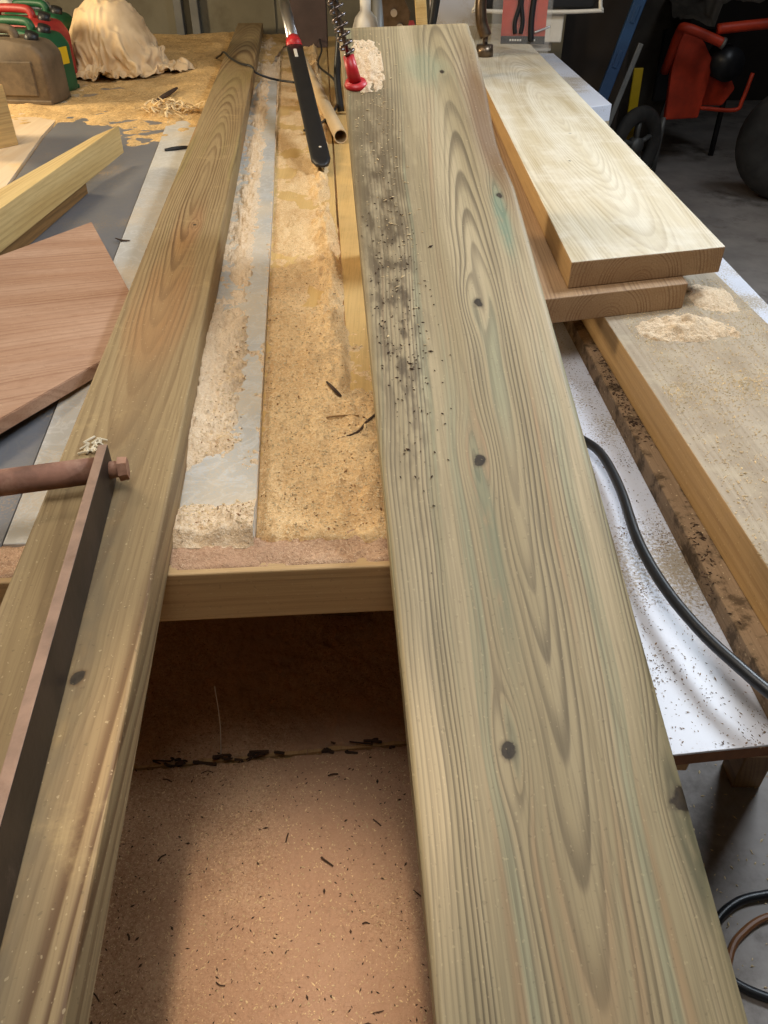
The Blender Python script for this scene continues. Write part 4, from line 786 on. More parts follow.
-232,7,9,4,7,-7,7,8,5,3,14,-2,8,8,10,4,8,11,8,5,6,4,-1,-2,2,4,6,-1,-6,-8,-8,-12,-4,1,6,-3,-7,3,-4,-4,-3,1,2,2,4,8,10,11,-2,15,14,15,10,9,14,13,5,6,2,1,17,13,-14,8,-5,8,
-229,1,6,8,6,-3,-2,8,8,5,5,8,8,8,8,7,9,10,9,6,4,5,0,0,1,3,0,-1,2,-9,-4,-8,-11,3,6,-6,-7,-8,7,-4,-3,0,3,1,3,8,8,10,3,12,6,19,16,2,20,12,9,-9,6,10,3,19,-8,6,-1,-22,
-208,3,20,4,2,-3,-5,5,7,9,1,10,9,9,7,9,8,10,10,6,4,7,2,-1,1,3,0,3,-4,-6,-2,-4,-9,3,-1,-5,-11,-7,7,-3,-3,0,4,2,0,7,3,1,14,12,10,14,13,10,4,22,-2,11,-3,10,13,2,4,8,-11,-10,
-207,4,15,6,-13,5,-7,8,-6,10,11,4,13,12,7,7,10,11,10,6,5,7,3,2,0,2,0,6,-6,-6,-2,-2,-8,2,-4,-6,-7,-5,1,-1,-4,1,4,1,4,3,6,7,6,8,13,13,12,10,1,7,6,18,3,8,11,2,7,1,0,-3,
-217,-2,14,1,-6,3,-7,6,4,13,16,-2,1,14,8,7,9,10,12,8,3,5,6,3,2,1,4,1,-2,-7,-8,3,-7,-16,-6,-4,0,8,0,3,0,-1,-2,0,1,5,9,10,2,8,13,16,11,0,9,4,5,9,15,-5,13,10,7,-8,11,2,
-227,4,8,10,-12,2,-9,3,9,9,11,-7,13,10,11,6,11,6,14,13,4,3,4,7,4,1,1,2,-2,-4,-9,-11,-3,-6,-8,-2,2,9,0,2,3,-3,-3,-2,2,7,4,11,4,4,14,17,10,5,7,2,5,1,19,19,4,0,-3,14,-2,4,
-217,-6,-5,9,0,1,-6,-7,15,7,3,1,11,10,10,8,11,9,10,13,10,4,4,0,8,3,3,-2,2,-1,-9,-11,-12,-3,-4,-5,17,0,-4,-2,4,-2,-2,-2,-1,8,12,-3,10,5,16,13,8,9,9,8,-1,-1,13,9,19,0,2,4,6,-9,
-207,-2,-4,5,-2,4,-7,-3,-2,12,6,1,4,13,17,3,9,19,0,14,12,15,5,2,-1,2,1,20,3,2,-19,-13,-11,-16,-9,1,21,2,-6,-8,4,1,-1,-4,1,12,15,9,1,7,6,17,2,8,9,-10,11,11,13,-1,9,12,3,4,-11,8,
-207,-9,8,-12,17,-2,-10,-2,-3,-3,2,22,5,13,-15,18,20,10,9,8,4,12,27,-5,5,1,12,18,14,-1,-9,-25,-17,-15,-11,0,19,10,-9,-11,-2,2,1,-2,-4,13,18,7,4,10,10,6,3,8,-1,-3,12,13,3,11,10,-5,8,0,1,-2,
-205,-3,2,-4,14,0,-11,-4,-6,2,7,16,12,3,-20,24,15,17,5,11,7,0,15,21,2,2,4,23,20,0,-9,-18,-18,-17,-11,8,21,-5,-10,-11,0,-1,1,1,9,11,-3,2,19,11,7,8,1,1,-3,4,10,14,4,2,11,9,-1,1,6,-1,
-212,9,-7,-10,7,14,-12,-8,5,-8,6,15,-1,8,-2,13,20,20,5,4,10,-2,15,18,8,0,9,22,18,0,-10,-18,-7,-19,-13,13,13,-5,-10,-7,0,3,-1,-1,17,6,-4,3,10,14,8,9,3,-4,-2,0,8,-5,22,6,11,10,0,-1,6,-4,
-214,15,-3,-13,6,-4,6,-8,-2,7,-3,-2,11,12,-4,16,12,12,18,5,5,6,15,6,12,8,25,12,-2,1,1,-17,-10,-13,-11,7,13,-4,-8,1,4,-4,2,4,6,11,-5,3,3,14,8,8,5,-3,-7,3,-11,18,5,19,-2,8,12,10,-11,5,
-208,-13,-6,6,4,4,2,-3,-2,-2,3,-7,4,23,-7,17,18,6,17,7,7,14,23,14,13,2,9,9,-1,-1,-5,0,-10,-22,-6,5,13,1,-4,4,2,-9,0,5,4,-2,7,1,1,-3,25,9,-6,12,-2,-21,7,2,13,20,5,7,9,2,0,12,
-216,-9,-14,2,-3,19,2,-1,-2,-6,-6,7,-4,12,15,1,17,15,19,2,14,18,10,14,13,8,5,3,8,-2,-3,-6,-5,-4,-20,2,13,9,-1,-6,-2,-1,5,3,-2,-4,-2,12,-4,-4,8,21,-4,-14,-2,18,-8,14,7,9,16,5,13,3,2,19,
-255,11,-4,-12,13,-9,-16,-6,8,17,9,8,-2,11,8,9,12,17,14,6,17,16,15,10,10,7,3,3,2,10,-4,-4,-7,-7,-11,-6,11,2,1,1,1,6,-5,12,-8,-2,-5,13,-4,-4,-1,11,1,-5,-4,4,12,10,11,8,10,13,1,14,9,8,
-241,-4,-1,-2,-13,-22,-9,26,-2,-1,11,15,13,11,5,14,14,18,11,5,11,14,19,10,9,11,0,1,2,-1,3,1,-6,-8,-9,-3,4,2,2,1,7,-9,0,-4,12,-3,-1,-6,12,-12,4,14,0,-12,7,4,8,15,7,12,6,7,7,7,18,5,
-236,0,2,-20,-6,-16,-5,2,13,8,-4,12,18,16,6,19,12,21,7,7,15,13,3,18,8,11,3,-3,-4,2,-2,-2,5,-2,-7,-2,-3,-3,4,-1,0,3,1,-8,-4,13,-3,1,-14,10,5,0,9,-5,0,9,5,7,23,-8,10,14,8,14,9,9,
-232,-4,-3,3,-24,-6,3,-10,4,9,9,8,6,20,10,10,18,23,19,6,0,7,10,17,9,7,6,-13,11,3,6,7,5,-9,-14,-7,-2,-4,-2,1,2,3,-1,3,-8,-7,19,-14,-5,10,6,1,6,-15,11,6,9,0,14,14,4,13,12,4,12,7,
-231,0,1,-5,-3,-8,-1,-4,-3,-1,7,5,19,20,-4,22,12,10,21,26,11,-14,9,17,-2,14,-7,7,1,9,8,11,-7,4,-8,-11,-7,-3,-2,-1,1,-3,0,-4,9,-11,3,8,-13,11,9,5,-14,-5,18,9,-17,24,10,15,5,6,14,9,4,12,
-225,-1,-1,2,-2,-9,-2,-3,-1,-3,-3,9,11,9,16,22,16,5,13,3,30,-3,-1,20,7,-3,5,5,5,9,2,2,0,-1,0,0,-8,-8,-3,1,1,-4,-4,-3,11,-10,4,-9,7,-14,24,3,-13,1,1,4,16,13,14,5,13,7,1,16,8,5,
-214,-7,-5,11,-6,-2,1,-3,-3,-4,-2,3,12,4,14,24,20,12,12,-2,31,-1,-11,4,23,5,-1,8,5,7,6,1,2,-1,-5,0,-2,-4,-19,2,13,-5,-7,-4,7,-6,-23,20,7,-25,-1,8,21,-8,3,12,17,17,12,2,12,-5,13,9,10,5,
-199,-14,-4,-4,4,1,-15,-2,14,-9,4,4,9,3,10,12,24,11,-13,21,31,7,-9,0,3,24,6,6,5,3,0,2,7,2,-4,-8,-8,12,-12,-14,8,6,-5,-8,-2,-10,-11,-6,20,0,-14,10,-7,18,10,1,11,25,16,17,-10,10,10,12,8,-2,
-206,9,-7,-8,3,-8,-6,3,-5,6,0,-2,20,4,10,-12,11,11,10,21,13,28,-3,3,-11,2,7,16,15,8,-7,-2,1,0,9,-5,-7,-1,17,-9,-7,-2,2,-6,-5,-3,-11,-19,-6,24,-2,-23,20,19,9,3,14,20,23,-13,10,17,10,3,8,6,
-210,10,3,-14,8,-5,-6,-3,1,-6,15,-14,19,-15,7,18,13,13,11,16,2,-9,15,19,4,0,2,1,15,15,1,-9,-3,2,11,-11,7,-14,10,17,-7,-13,4,-2,-5,-4,-11,-23,-14,-3,18,-2,22,0,11,13,19,18,6,5,18,20,6,7,6,-6,
-202,2,-9,8,8,-6,-8,-13,-16,13,19,-5,-19,4,16,19,17,12,17,-11,-6,16,-5,14,18,10,-13,4,15,15,6,-2,-2,-5,10,-13,6,-14,3,18,6,-16,6,-3,-4,-6,-15,-19,-18,-1,-14,32,24,8,7,13,13,21,10,4,27,7,0,13,13,-5,
-198,-8,-5,-8,-4,-6,-6,-7,8,12,-6,16,-8,-9,16,6,22,14,11,7,-12,7,8,-1,17,14,-1,-12,17,14,7,3,3,3,-3,-8,-16,10,-14,20,-6,15,-16,-15,-5,0,-8,-9,-22,-17,3,26,25,18,15,12,8,8,22,12,8,10,11,12,3,6,
-200,-3,-4,-9,-7,0,-4,-1,-4,2,6,-1,9,-6,11,-9,14,15,21,8,5,0,11,-8,13,13,8,-10,-4,19,-14,1,7,16,-13,-9,5,12,-20,4,1,2,16,-19,-20,-14,6,0,-17,-17,7,27,12,16,20,18,13,10,16,11,13,13,-4,12,15,-1,
-191,-3,-4,-10,-4,-8,5,0,0,-5,-5,7,7,4,1,4,5,12,11,18,3,3,13,-6,7,13,12,-3,-16,-4,2,7,13,-16,11,-12,11,3,-11,11,1,-12,11,-12,-18,-21,-11,-4,9,-9,7,18,24,18,14,10,17,20,9,-2,23,10,3,6,8,19,
-196,-25,-7,13,-2,-5,6,1,-1,-7,-3,6,1,4,7,-2,10,8,6,17,5,10,11,1,-3,12,14,0,-12,-1,3,-1,2,-1,-17,3,4,7,-7,14,3,-19,-6,-1,-19,-9,-15,1,5,-4,16,12,24,18,14,10,12,21,10,-2,19,16,3,-2,25,9,
-215,-1,0,-3,-2,5,8,-9,-4,8,-3,-3,9,0,1,0,7,12,6,18,5,3,14,7,-10,10,13,-6,3,3,2,0,-2,-10,-8,4,8,0,-7,-3,18,-20,6,-22,-20,-13,-7,13,-10,9,10,17,22,20,6,22,11,16,11,-6,12,8,17,11,15,11,
-212,0,-2,-5,2,5,3,0,-7,-3,8,-5,-13,16,8,1,5,18,-2,7,14,0,15,9,-4,1,3,10,6,-6,8,4,2,-11,-8,-2,-3,7,6,-14,13,-7,-14,-15,-13,-13,-9,12,-9,6,18,17,17,9,16,12,13,-2,25,5,13,7,19,14,2,11,
-213,12,-5,-6,6,8,5,5,-13,-2,4,-9,-17,15,14,6,13,0,12,2,6,5,4,10,7,4,-4,9,5,1,6,4,5,-9,-9,-1,-3,-4,-5,12,18,-8,-13,-16,-21,-18,-3,-4,1,5,17,16,17,11,14,14,9,-2,21,10,7,10,7,16,13,15,
-209,-4,11,-6,8,-14,20,4,1,6,-23,-6,-2,9,11,1,5,11,4,9,4,11,1,10,7,1,3,3,10,-5,-11,7,16,-10,1,-24,13,4,1,15,7,-28,-13,5,-23,-20,-13,1,14,-3,12,17,17,11,10,20,11,0,-6,22,11,14,8,12,12,6,
-200,12,11,-8,4,-15,13,15,3,-9,-6,1,4,-7,7,1,7,8,2,4,9,0,13,6,11,0,8,1,1,8,-10,-5,16,-1,-11,-15,9,14,14,6,-19,-16,-10,-7,-9,-16,-10,-4,15,-3,9,17,12,6,17,16,-15,-4,22,18,15,19,8,11,10,5,
-193,15,-5,6,-6,-9,1,16,12,0,-6,-10,13,-5,-9,11,7,4,14,0,-5,5,16,9,7,8,-8,13,4,-5,6,-5,1,12,-8,-20,4,13,11,-1,1,-10,-10,-11,-17,-13,-6,-21,24,0,5,15,10,12,14,-8,4,-1,15,21,17,10,16,-1,18,7
], [
89,-7,-15,10,19,11,-5,-18,18,8,-16,8,-21,-19,-13,-1,-3,-1,17,8,-17,-6,20,-19,-3,12,-5,10,11,7,-9,6,-29,-1,-1,8,5,6,27,22,-4,-16,1,-17,20,-2,-8,-9,-16,2,16,-18,9,-23,-2,18,-11,0,4,8,-15,8,-12,4,22,7,
1,0,1,-9,17,30,-7,-21,-10,17,-12,11,-22,-19,12,-5,-1,-8,13,16,-16,-20,0,21,-8,3,10,7,7,0,6,-18,-17,-9,10,-5,-7,11,32,1,5,-7,-9,-19,19,-2,-3,19,-17,-12,23,-7,-20,3,-18,0,17,18,1,-15,0,-6,4,-20,7,15,
-3,-3,16,18,3,27,-7,-24,-24,6,14,0,-15,-22,1,24,6,-17,11,16,-20,-19,1,-2,26,5,-8,16,12,-6,-8,-2,-24,-19,13,-8,-1,21,13,-13,5,-7,-7,5,-5,18,17,-3,9,-24,8,-25,-9,19,-17,13,24,6,-15,9,-7,-3,2,-18,-18,-3,
1,0,24,27,18,12,2,-20,-24,-17,1,9,-14,1,-14,25,13,0,-9,18,-23,-12,-9,-6,29,20,3,-5,19,9,-9,-13,-22,-28,-5,17,7,4,-10,9,-15,-13,2,-2,5,17,20,16,-15,9,-15,-26,12,13,-12,27,6,-8,-1,16,5,-6,-17,-13,-13,-16,
0,-4,16,24,23,1,11,-11,-16,3,-10,-23,-13,-3,5,23,15,15,-19,12,-2,-9,-12,-18,-1,17,17,16,22,14,-12,-10,-21,-17,-34,1,22,6,-20,-5,-6,3,-6,17,-8,3,16,16,-17,11,0,-26,0,20,17,17,-15,-3,24,15,-3,-31,-34,-9,18,2,
-15,13,0,5,16,33,-18,-10,11,22,-13,-25,-19,-18,-5,13,13,17,14,-27,-1,10,3,-16,-13,20,16,5,27,16,-14,-15,-7,-21,-19,-21,3,20,-16,-4,6,-9,-5,6,19,-21,5,8,-15,8,20,-2,-10,4,13,36,-1,-10,22,13,-18,-45,-15,-10,5,21,
-30,20,19,-9,13,31,8,-19,12,12,-3,-22,-23,-15,-11,-7,3,24,21,-20,11,-12,8,-15,4,20,12,-4,25,22,-11,-17,-20,0,-18,-18,-23,6,27,-16,-3,11,-17,-3,17,-5,-17,1,14,-12,11,20,8,4,-18,18,33,-1,-3,4,-12,-38,2,-6,-14,21,
-36,18,21,23,19,20,-4,-13,-19,8,11,-4,-19,-10,-17,-16,-12,21,19,-3,18,0,-11,-6,13,12,19,1,13,1,-1,-5,-20,-1,-13,-28,-22,2,26,-10,1,15,-16,-27,9,18,-2,5,4,-19,-2,5,11,20,-10,-19,22,-7,-3,6,8,-18,-13,-7,10,17,
-35,8,24,28,22,16,-12,-20,-13,3,3,16,-23,-17,3,-10,-28,16,19,10,8,18,8,-8,-1,17,5,13,15,5,-2,-17,-22,-9,-7,-10,-11,-6,0,4,15,-5,-18,-25,-8,15,2,-8,22,11,-1,0,-21,6,-16,-8,9,17,7,-19,-10,-6,-6,13,14,1,
-22,28,17,-7,15,24,-6,-17,10,3,-3,-3,-23,-16,-10,-6,0,21,24,9,6,9,14,6,0,4,7,15,18,0,-4,-18,-15,-6,-1,-9,-7,-2,-8,-6,-3,-15,-6,-11,-16,-6,12,-23,27,25,-16,10,-11,-23,-9,16,-13,10,17,1,-16,7,-15,-13,7,18,
-12,19,11,-8,-7,33,3,-1,0,-4,-11,11,-14,-20,-9,17,-6,20,29,17,2,5,10,12,-8,17,20,21,12,-8,-21,-5,-1,-1,-13,-16,-4,-4,-6,-8,-13,0,-9,-18,-12,-6,-15,2,22,-8,5,-22,17,3,-27,-12,0,7,8,21,1,-10,-12,-13,-2,-1,
-1,15,15,-18,0,27,5,-12,7,4,-20,-2,23,-12,-15,21,13,8,25,20,9,13,11,-14,19,21,25,16,-4,4,-16,-11,5,-5,-12,-12,-10,-9,-9,-8,-10,-9,-11,-5,-19,0,3,1,-12,-10,-14,-16,9,23,-13,-27,20,9,-16,0,-4,-4,22,-1,-9,-25,
13,1,-4,0,15,22,-19,-17,1,15,-24,-1,25,-6,0,23,32,20,21,17,7,15,12,-12,16,18,16,14,-2,13,-14,-7,2,-6,-10,-10,-14,-17,-12,-12,-8,4,-15,-8,-14,10,1,-5,-19,-6,2,-11,-25,-9,6,-22,3,18,8,0,-2,-12,13,-16,-17,8,
-2,24,3,-10,14,11,-24,-16,13,-14,-14,16,13,12,-2,16,42,30,22,19,5,7,10,11,11,7,3,3,7,22,-3,-15,-6,-1,-10,-5,-14,-19,-15,-14,-13,-16,2,0,-5,8,9,-5,-17,-13,1,-6,-33,-26,-10,-11,-8,10,14,-10,19,15,-6,-30,-15,2,
-6,19,15,11,7,4,-19,-16,19,-11,-19,19,12,32,-3,4,33,30,20,22,13,1,13,21,7,3,8,3,6,13,2,-14,1,-4,-12,-7,-12,-20,-18,-14,-15,-12,1,3,-1,8,2,-4,-22,-20,-17,-4,-16,-24,-4,-10,-11,-6,-3,7,14,17,1,-17,-15,-18,
-3,4,16,16,4,13,-22,-5,21,-2,-20,-3,22,39,12,3,27,26,18,10,17,14,12,22,-7,-1,22,15,4,2,-13,12,2,2,-16,-11,-11,-33,-24,-15,-10,0,2,-6,9,-12,8,-8,-23,-23,-19,-18,-2,-15,-21,13,3,-3,-15,-8,24,-11,-7,7,-4,-16,
-1,-16,8,11,14,14,2,-13,2,18,-5,-2,12,24,17,28,24,2,12,21,15,19,20,13,4,-8,8,22,2,-7,3,21,-1,-9,-8,-5,-9,-17,-28,-24,-6,4,-8,-15,-8,-4,-1,-19,-12,-12,-11,-27,-24,-13,-5,-7,11,17,-9,-19,-2,18,-2,-26,-14,17,
-4,-9,20,-2,22,17,6,-6,-7,19,2,-1,2,13,16,32,25,11,0,26,9,17,21,5,19,2,1,24,8,-1,7,7,-4,-7,-5,-1,-6,-14,-22,-23,-5,-4,-10,-22,-13,-10,-16,-19,1,-17,-10,-29,-27,-1,-1,-12,14,-12,-5,13,-27,-6,17,-7,-23,-11,
14,4,25,4,-5,22,11,11,1,-11,-8,19,23,5,12,22,22,1,18,32,19,5,10,16,15,12,12,15,10,2,2,12,-3,-8,-5,-4,-6,-8,-20,-23,-9,-9,-14,-22,-11,-14,-22,-19,-19,-3,-12,-27,-8,-2,-1,-6,-8,5,-5,-24,5,-18,-8,16,-12,-21,
-1,19,19,7,-3,-23,16,28,6,-20,19,22,23,16,3,17,20,17,12,31,26,18,1,11,18,9,9,11,19,8,-3,4,5,-4,2,-4,-9,-3,-14,-28,-12,-16,-28,-13,-11,-29,-26,-19,-7,-13,-16,-1,-1,-11,-7,-5,-9,7,-10,-26,-11,-4,-17,-10,11,-27,
4,5,20,10,-14,-22,17,31,11,-11,13,18,21,28,20,10,31,17,15,17,24,30,14,5,18,26,11,-3,8,9,-3,5,8,0,12,0,-19,-14,-15,-14,-10,-18,-34,-25,-11,-36,-29,-18,1,-18,-10,-16,-5,13,-11,-12,5,3,-17,-26,6,-13,-27,-28,-2,7,
4,-10,28,-6,-16,-11,10,23,16,13,-12,18,28,37,25,27,24,19,21,25,12,23,23,12,9,16,25,13,-11,-7,-1,22,15,-2,11,10,-17,-25,-16,-18,-9,-18,-29,-44,-30,-19,-32,-10,-20,-2,-16,-10,-13,21,-6,-15,-11,17,-20,-16,2,-8,-38,-36,1,16,
-6,2,21,1,-23,-1,5,20,22,-6,-7,22,43,35,18,33,34,7,21,31,19,10,15,19,20,5,12,19,1,-9,19,23,0,-8,3,6,-6,-9,-13,-18,-28,-10,-29,-55,-41,-26,-16,-17,-13,-17,9,-15,-15,-10,19,-8,-14,13,-21,-8,-19,-9,-31,-24,8,7,
-19,12,-6,23,-4,-11,5,17,22,14,-10,13,32,41,19,29,39,23,12,21,20,18,2,12,34,15,-4,6,8,10,10,19,-16,-9,1,4,1,3,8,-34,-29,-18,-12,-48,-49,-32,-26,-2,-15,-21,2,-10,-12,-17,-1,12,5,-4,-28,-9,-26,-20,-21,1,15,-3,
-19,-14,-3,21,23,1,-4,5,20,22,13,2,23,40,25,16,29,32,30,1,19,24,13,1,23,15,15,10,-1,3,15,7,-12,7,-7,-3,-2,14,-7,-31,-23,-20,-12,-36,-48,-31,-1,-1,-32,-27,-5,-6,-20,-13,-18,11,11,-9,-26,-11,-21,-20,-16,9,0,-14,
3,-5,-25,23,27,12,10,-7,11,19,26,22,18,29,10,5,20,41,31,5,17,28,22,10,12,14,7,14,13,-12,4,7,12,10,2,-8,0,-24,-8,-36,-1,-19,-28,-27,-31,-20,-7,9,-35,-29,2,-12,-21,-20,-30,-14,17,-9,-12,-21,-15,2,-27,-20,4,-3,
10,-1,-33,26,20,3,28,21,-3,19,27,26,24,16,-8,5,24,34,20,25,21,26,22,14,19,20,-2,6,16,5,-3,4,-7,6,15,11,-8,-26,-36,-15,5,-21,-28,-28,-19,-19,-16,-9,-10,-21,5,-21,-32,-32,-24,-23,5,16,-16,-17,-4,-19,-23,-38,-4,7,
28,-16,-17,8,18,2,27,28,15,16,27,13,24,26,-6,14,25,22,22,27,25,25,18,-6,23,32,14,10,19,-3,-18,-2,14,-2,-6,11,-1,-19,-16,-8,-13,-20,-19,-29,-17,-14,-24,-17,0,-25,-12,-36,-19,-21,-19,-19,6,-3,-18,-6,-16,-14,-39,-27,11,-12,
7,17,3,-19,4,20,10,29,12,26,20,17,23,31,14,9,17,30,27,22,22,31,15,-10,26,30,22,17,10,-20,-5,12,8,-2,-6,-7,7,-2,-5,-29,-16,-18,-27,-27,-8,-5,-21,-24,-24,-13,-26,-35,-24,2,-15,-14,-17,2,-22,-6,-27,-33,-26,7,-16,15,
-15,7,29,-15,-10,11,21,12,23,26,24,6,23,35,21,-1,22,45,23,20,28,32,10,-6,24,36,17,19,8,-23,-2,13,-1,-2,-5,-3,-2,7,3,-16,-39,-19,-27,-16,-10,-19,-5,-26,-35,-27,-16,-25,-31,-9,0,-16,-4,-22,-8,-18,-24,-35,-13,-15,0,18,
8,-8,29,-9,-23,5,19,16,16,32,19,16,16,30,17,-1,25,56,25,17,32,35,6,-3,21,38,9,16,9,-15,5,10,2,-9,14,-8,-12,-10,-2,2,-19,-37,-21,-18,-19,-10,-17,-24,-30,-40,-26,-11,-25,0,-14,-7,-19,-7,-20,-8,-27,-19,-1,-22,-13,-11,
33,13,7,-5,-18,13,9,6,9,31,21,13,21,26,11,7,35,57,28,11,27,33,10,4,14,41,17,2,14,-14,-3,2,7,20,16,0,-15,-24,-16,-13,-11,-14,-29,-16,-18,-38,-23,-7,-23,-35,-35,-24,-11,9,-8,-11,-21,-8,-20,-22,-16,-18,-22,3,-10,-16,
19,19,-14,-6,18,7,-16,3,19,35,10,16,23,28,9,16,38,54,29,14,21,28,15,11,17,36,39,3,-6,-16,2,10,14,12,1,8,-5,-11,-38,-9,-16,-17,-27,-13,-14,-37,-35,-25,-3,-22,-32,-27,-20,-16,5,-8,-12,-21,-19,-19,-26,-7,-29,0,15,-3,
-9,-3,7,-12,12,17,-14,-3,16,32,21,10,23,29,19,8,28,47,37,24,24,19,24,7,23,28,33,6,-6,-8,9,16,16,3,3,-4,-9,7,-38,-10,-16,-17,-32,-16,-3,-29,-25,-25,-20,-14,-31,-26,-26,-29,-20,2,-18,-3,-22,-20,-15,-19,-20,5,17,6,
-20,-22,0,10,20,3,-15,2,17,31,26,13,8,24,23,18,21,44,37,24,13,30,29,14,18,28,12,14,7,-7,15,13,18,-1,-5,-6,-4,9,-31,-22,2,-25,-32,-9,-12,-21,-22,-11,-33,-30,-14,-31,-30,-27,-28,-19,-18,8,-5,-20,-24,3,-36,17,6,-5,
-14,-17,-7,15,19,0,-15,5,18,35,19,17,14,8,21,23,15,41,41,27,9,26,35,21,16,16,12,18,18,-1,22,10,10,20,-3,-7,-6,-14,-39,-14,-5,-23,-24,-4,-22,-18,-1,-10,-45,-39,-16,-28,-30,-25,-29,-19,-21,-14,9,-18,9,-29,-35,2,18,8,
-12,-7,-16,-3,23,4,-15,-1,18,31,21,17,16,16,13,24,5,32,52,37,22,16,22,24,21,15,14,17,17,7,26,22,12,13,-4,-12,-23,-14,-31,-12,-11,-27,-12,5,-14,-21,-17,0,-36,-40,-23,-29,-38,-37,-28,-12,-12,-25,-12,8,0,-18,-18,-15,-5,19,
-18,17,-6,-16,11,6,-15,31,10,9,12,20,14,19,17,23,14,26,43,40,36,25,10,12,25,16,23,3,10,7,25,25,5,15,-3,-15,-12,-27,-7,-11,-8,-31,-13,11,-2,-29,-32,-19,-15,-36,-18,-29,-40,-37,-31,-18,-19,-12,-24,-9,12,-9,10,-10,-24,-6,
-3,17,8,-18,-9,4,23,38,16,-8,-11,9,23,13,18,26,30,23,28,34,41,44,24,-5,13,26,3,12,-4,16,5,28,20,0,2,-9,-11,-20,4,-1,-18,-27,-19,11,-2,-30,-35,-27,-25,-30,-27,-17,-30,-22,-33,-27,-17,-17,-16,-22,-10,22,6,-3,-13,-18,
-3,-3,25,-1,-18,24,25,19,10,8,-13,-15,15,13,21,23,34,37,15,23,45,57,24,11,-8,13,16,5,5,-9,29,2,28,18,4,-20,-18,4,-2,-6,-17,-20,-16,3,-21,-31,-17,-22,-26,-33,-32,-24,-4,-25,-36,-30,-9,-21,-19,-15,-14,-1,7,-5,4,6,
-4,-25,10,28,-14,23,15,-2,-3,19,6,-14,13,19,21,13,34,40,27,19,40,43,23,15,9,-2,7,11,9,-7,26,7,6,22,9,-17,-4,-14,5,-7,-13,-18,-14,-2,-23,-35,-21,-19,-17,-25,-27,-20,0,-31,-38,-27,-5,-29,-23,-1,-12,-20,-6,25,3,-9,
-33,20,14,-6,19,2,17,15,-17,-9,7,17,17,20,3,28,31,39,32,28,34,36,2,17,17,14,-12,-2,13,17,20,-4,12,11,7,-8,-11,-2,4,-9,-20,-11,-22,-13,-13,-25,-23,-25,-28,1,-18,-20,-4,-28,-36,-29,-20,-35,3,-9,-13,-16,-16,29,-4,-15,
-20,16,14,-8,22,23,-2,16,-7,-21,-11,13,27,27,18,8,31,46,29,27,42,27,10,-7,12,16,7,-11,11,20,25,-2,7,19,7,-17,-10,-3,-3,-13,-11,-8,-16,-29,-25,-2,-17,-28,-25,6,-11,-14,-28,-28,-28,-21,-36,-24,-17,4,-23,-15,7,11,-13,3,
-22,2,12,19,39,9,-6,16,-14,-4,-17,-2,31,29,23,3,27,42,27,22,35,18,11,9,4,13,7,14,13,1,12,20,8,5,18,-16,-14,-7,-6,-12,-11,-9,-6,-25,-34,-11,-1,-19,-23,-16,-11,-23,-30,-26,-19,-14,-31,-36,-10,10,-8,-22,-12,5,21,-10,
-9,-10,1,17,29,19,12,2,-9,6,1,-11,22,34,13,30,25,26,9,29,20,14,-6,1,9,24,17,17,22,-4,9,15,2,15,8,0,-14,-11,-9,-10,-9,-12,-8,-20,-28,-19,-9,2,-16,-22,-37,-19,-25,-24,-24,-11,-21,-21,-21,-5,11,-8,-20,-5,21,8,
0,-10,-7,5,19,17,5,-10,-15,11,21,12,4,23,32,23,25,20,21,10,16,16,7,-17,13,33,16,15,18,16,11,14,-5,1,11,2,-10,-13,-10,-5,-13,-21,-24,-4,-11,-21,-18,4,-13,-14,-34,-24,-26,-29,-26,-21,6,-20,-17,-18,-5,12,-2,-23,3,-1,
37,4,-10,-16,25,-13,-1,-4,-24,12,25,16,18,22,26,24,19,18,25,23,2,15,15,-11,21,33,10,15,16,4,16,20,-2,-4,4,1,-6,3,-2,-19,-29,-29,-14,-7,3,-11,-20,-17,-1,-14,-26,-20,-29,-29,-24,-23,-13,11,-19,-21,-17,-5,20,-8,-15,-9,
12,16,16,3,-7,8,-20,-18,14,-8,29,21,9,21,27,9,23,14,17,34,8,8,10,12,14,32,18,4,2,9,11,8,1,8,5,0,-5,10,9,-25,-41,-18,1,-19,-12,3,-11,-27,-14,-3,-18,-26,-24,-20,-28,-18,-23,-9,10,-2,-15,-22,-11,14,8,-20,
0,-3,13,13,-6,-9,-8,6,-16,18,29,24,20,16,-3,21,19,-4,15,27,0,7,22,18,17,28,28,-3,3,2,11,6,4,11,14,2,-10,0,10,-6,-15,-19,-22,-24,-24,-14,1,-15,-16,2,-13,-25,-19,-20,-18,-22,-21,-26,0,24,4,-28,-21,-11,16,5,
7,-4,-17,-5,12,22,-1,-20,-18,6,33,26,13,18,23,5,-12,22,10,4,22,-5,24,15,12,29,23,9,0,1,4,7,-1,14,22,12,-11,-7,11,14,-4,-25,-31,-34,-16,-14,-17,-1,-21,6,-2,-23,-24,-33,-3,-16,-24,-23,-7,21,15,-24,-22,-24,4,18,
16,0,-11,-26,17,23,1,-13,-22,10,10,25,27,24,0,9,13,-7,8,26,2,11,15,10,19,15,14,12,17,7,-7,2,2,6,11,26,4,-14,12,19,-3,-16,-28,-33,-17,-18,-13,-22,-4,-17,6,-21,-25,-23,-16,-19,9,-27,-23,14,21,-12,-19,-18,-10,6,
25,-16,-13,5,24,17,-8,-11,-24,23,8,20,29,-6,18,2,11,11,11,16,2,19,-10,13,20,21,4,16,22,8,0,4,7,1,-4,17,10,-7,-1,11,-4,-4,-5,-18,-35,-26,-15,-16,-12,-14,-16,-21,-1,-7,-23,-30,-6,-7,-21,18,4,-25,15,-10,-20,-3,
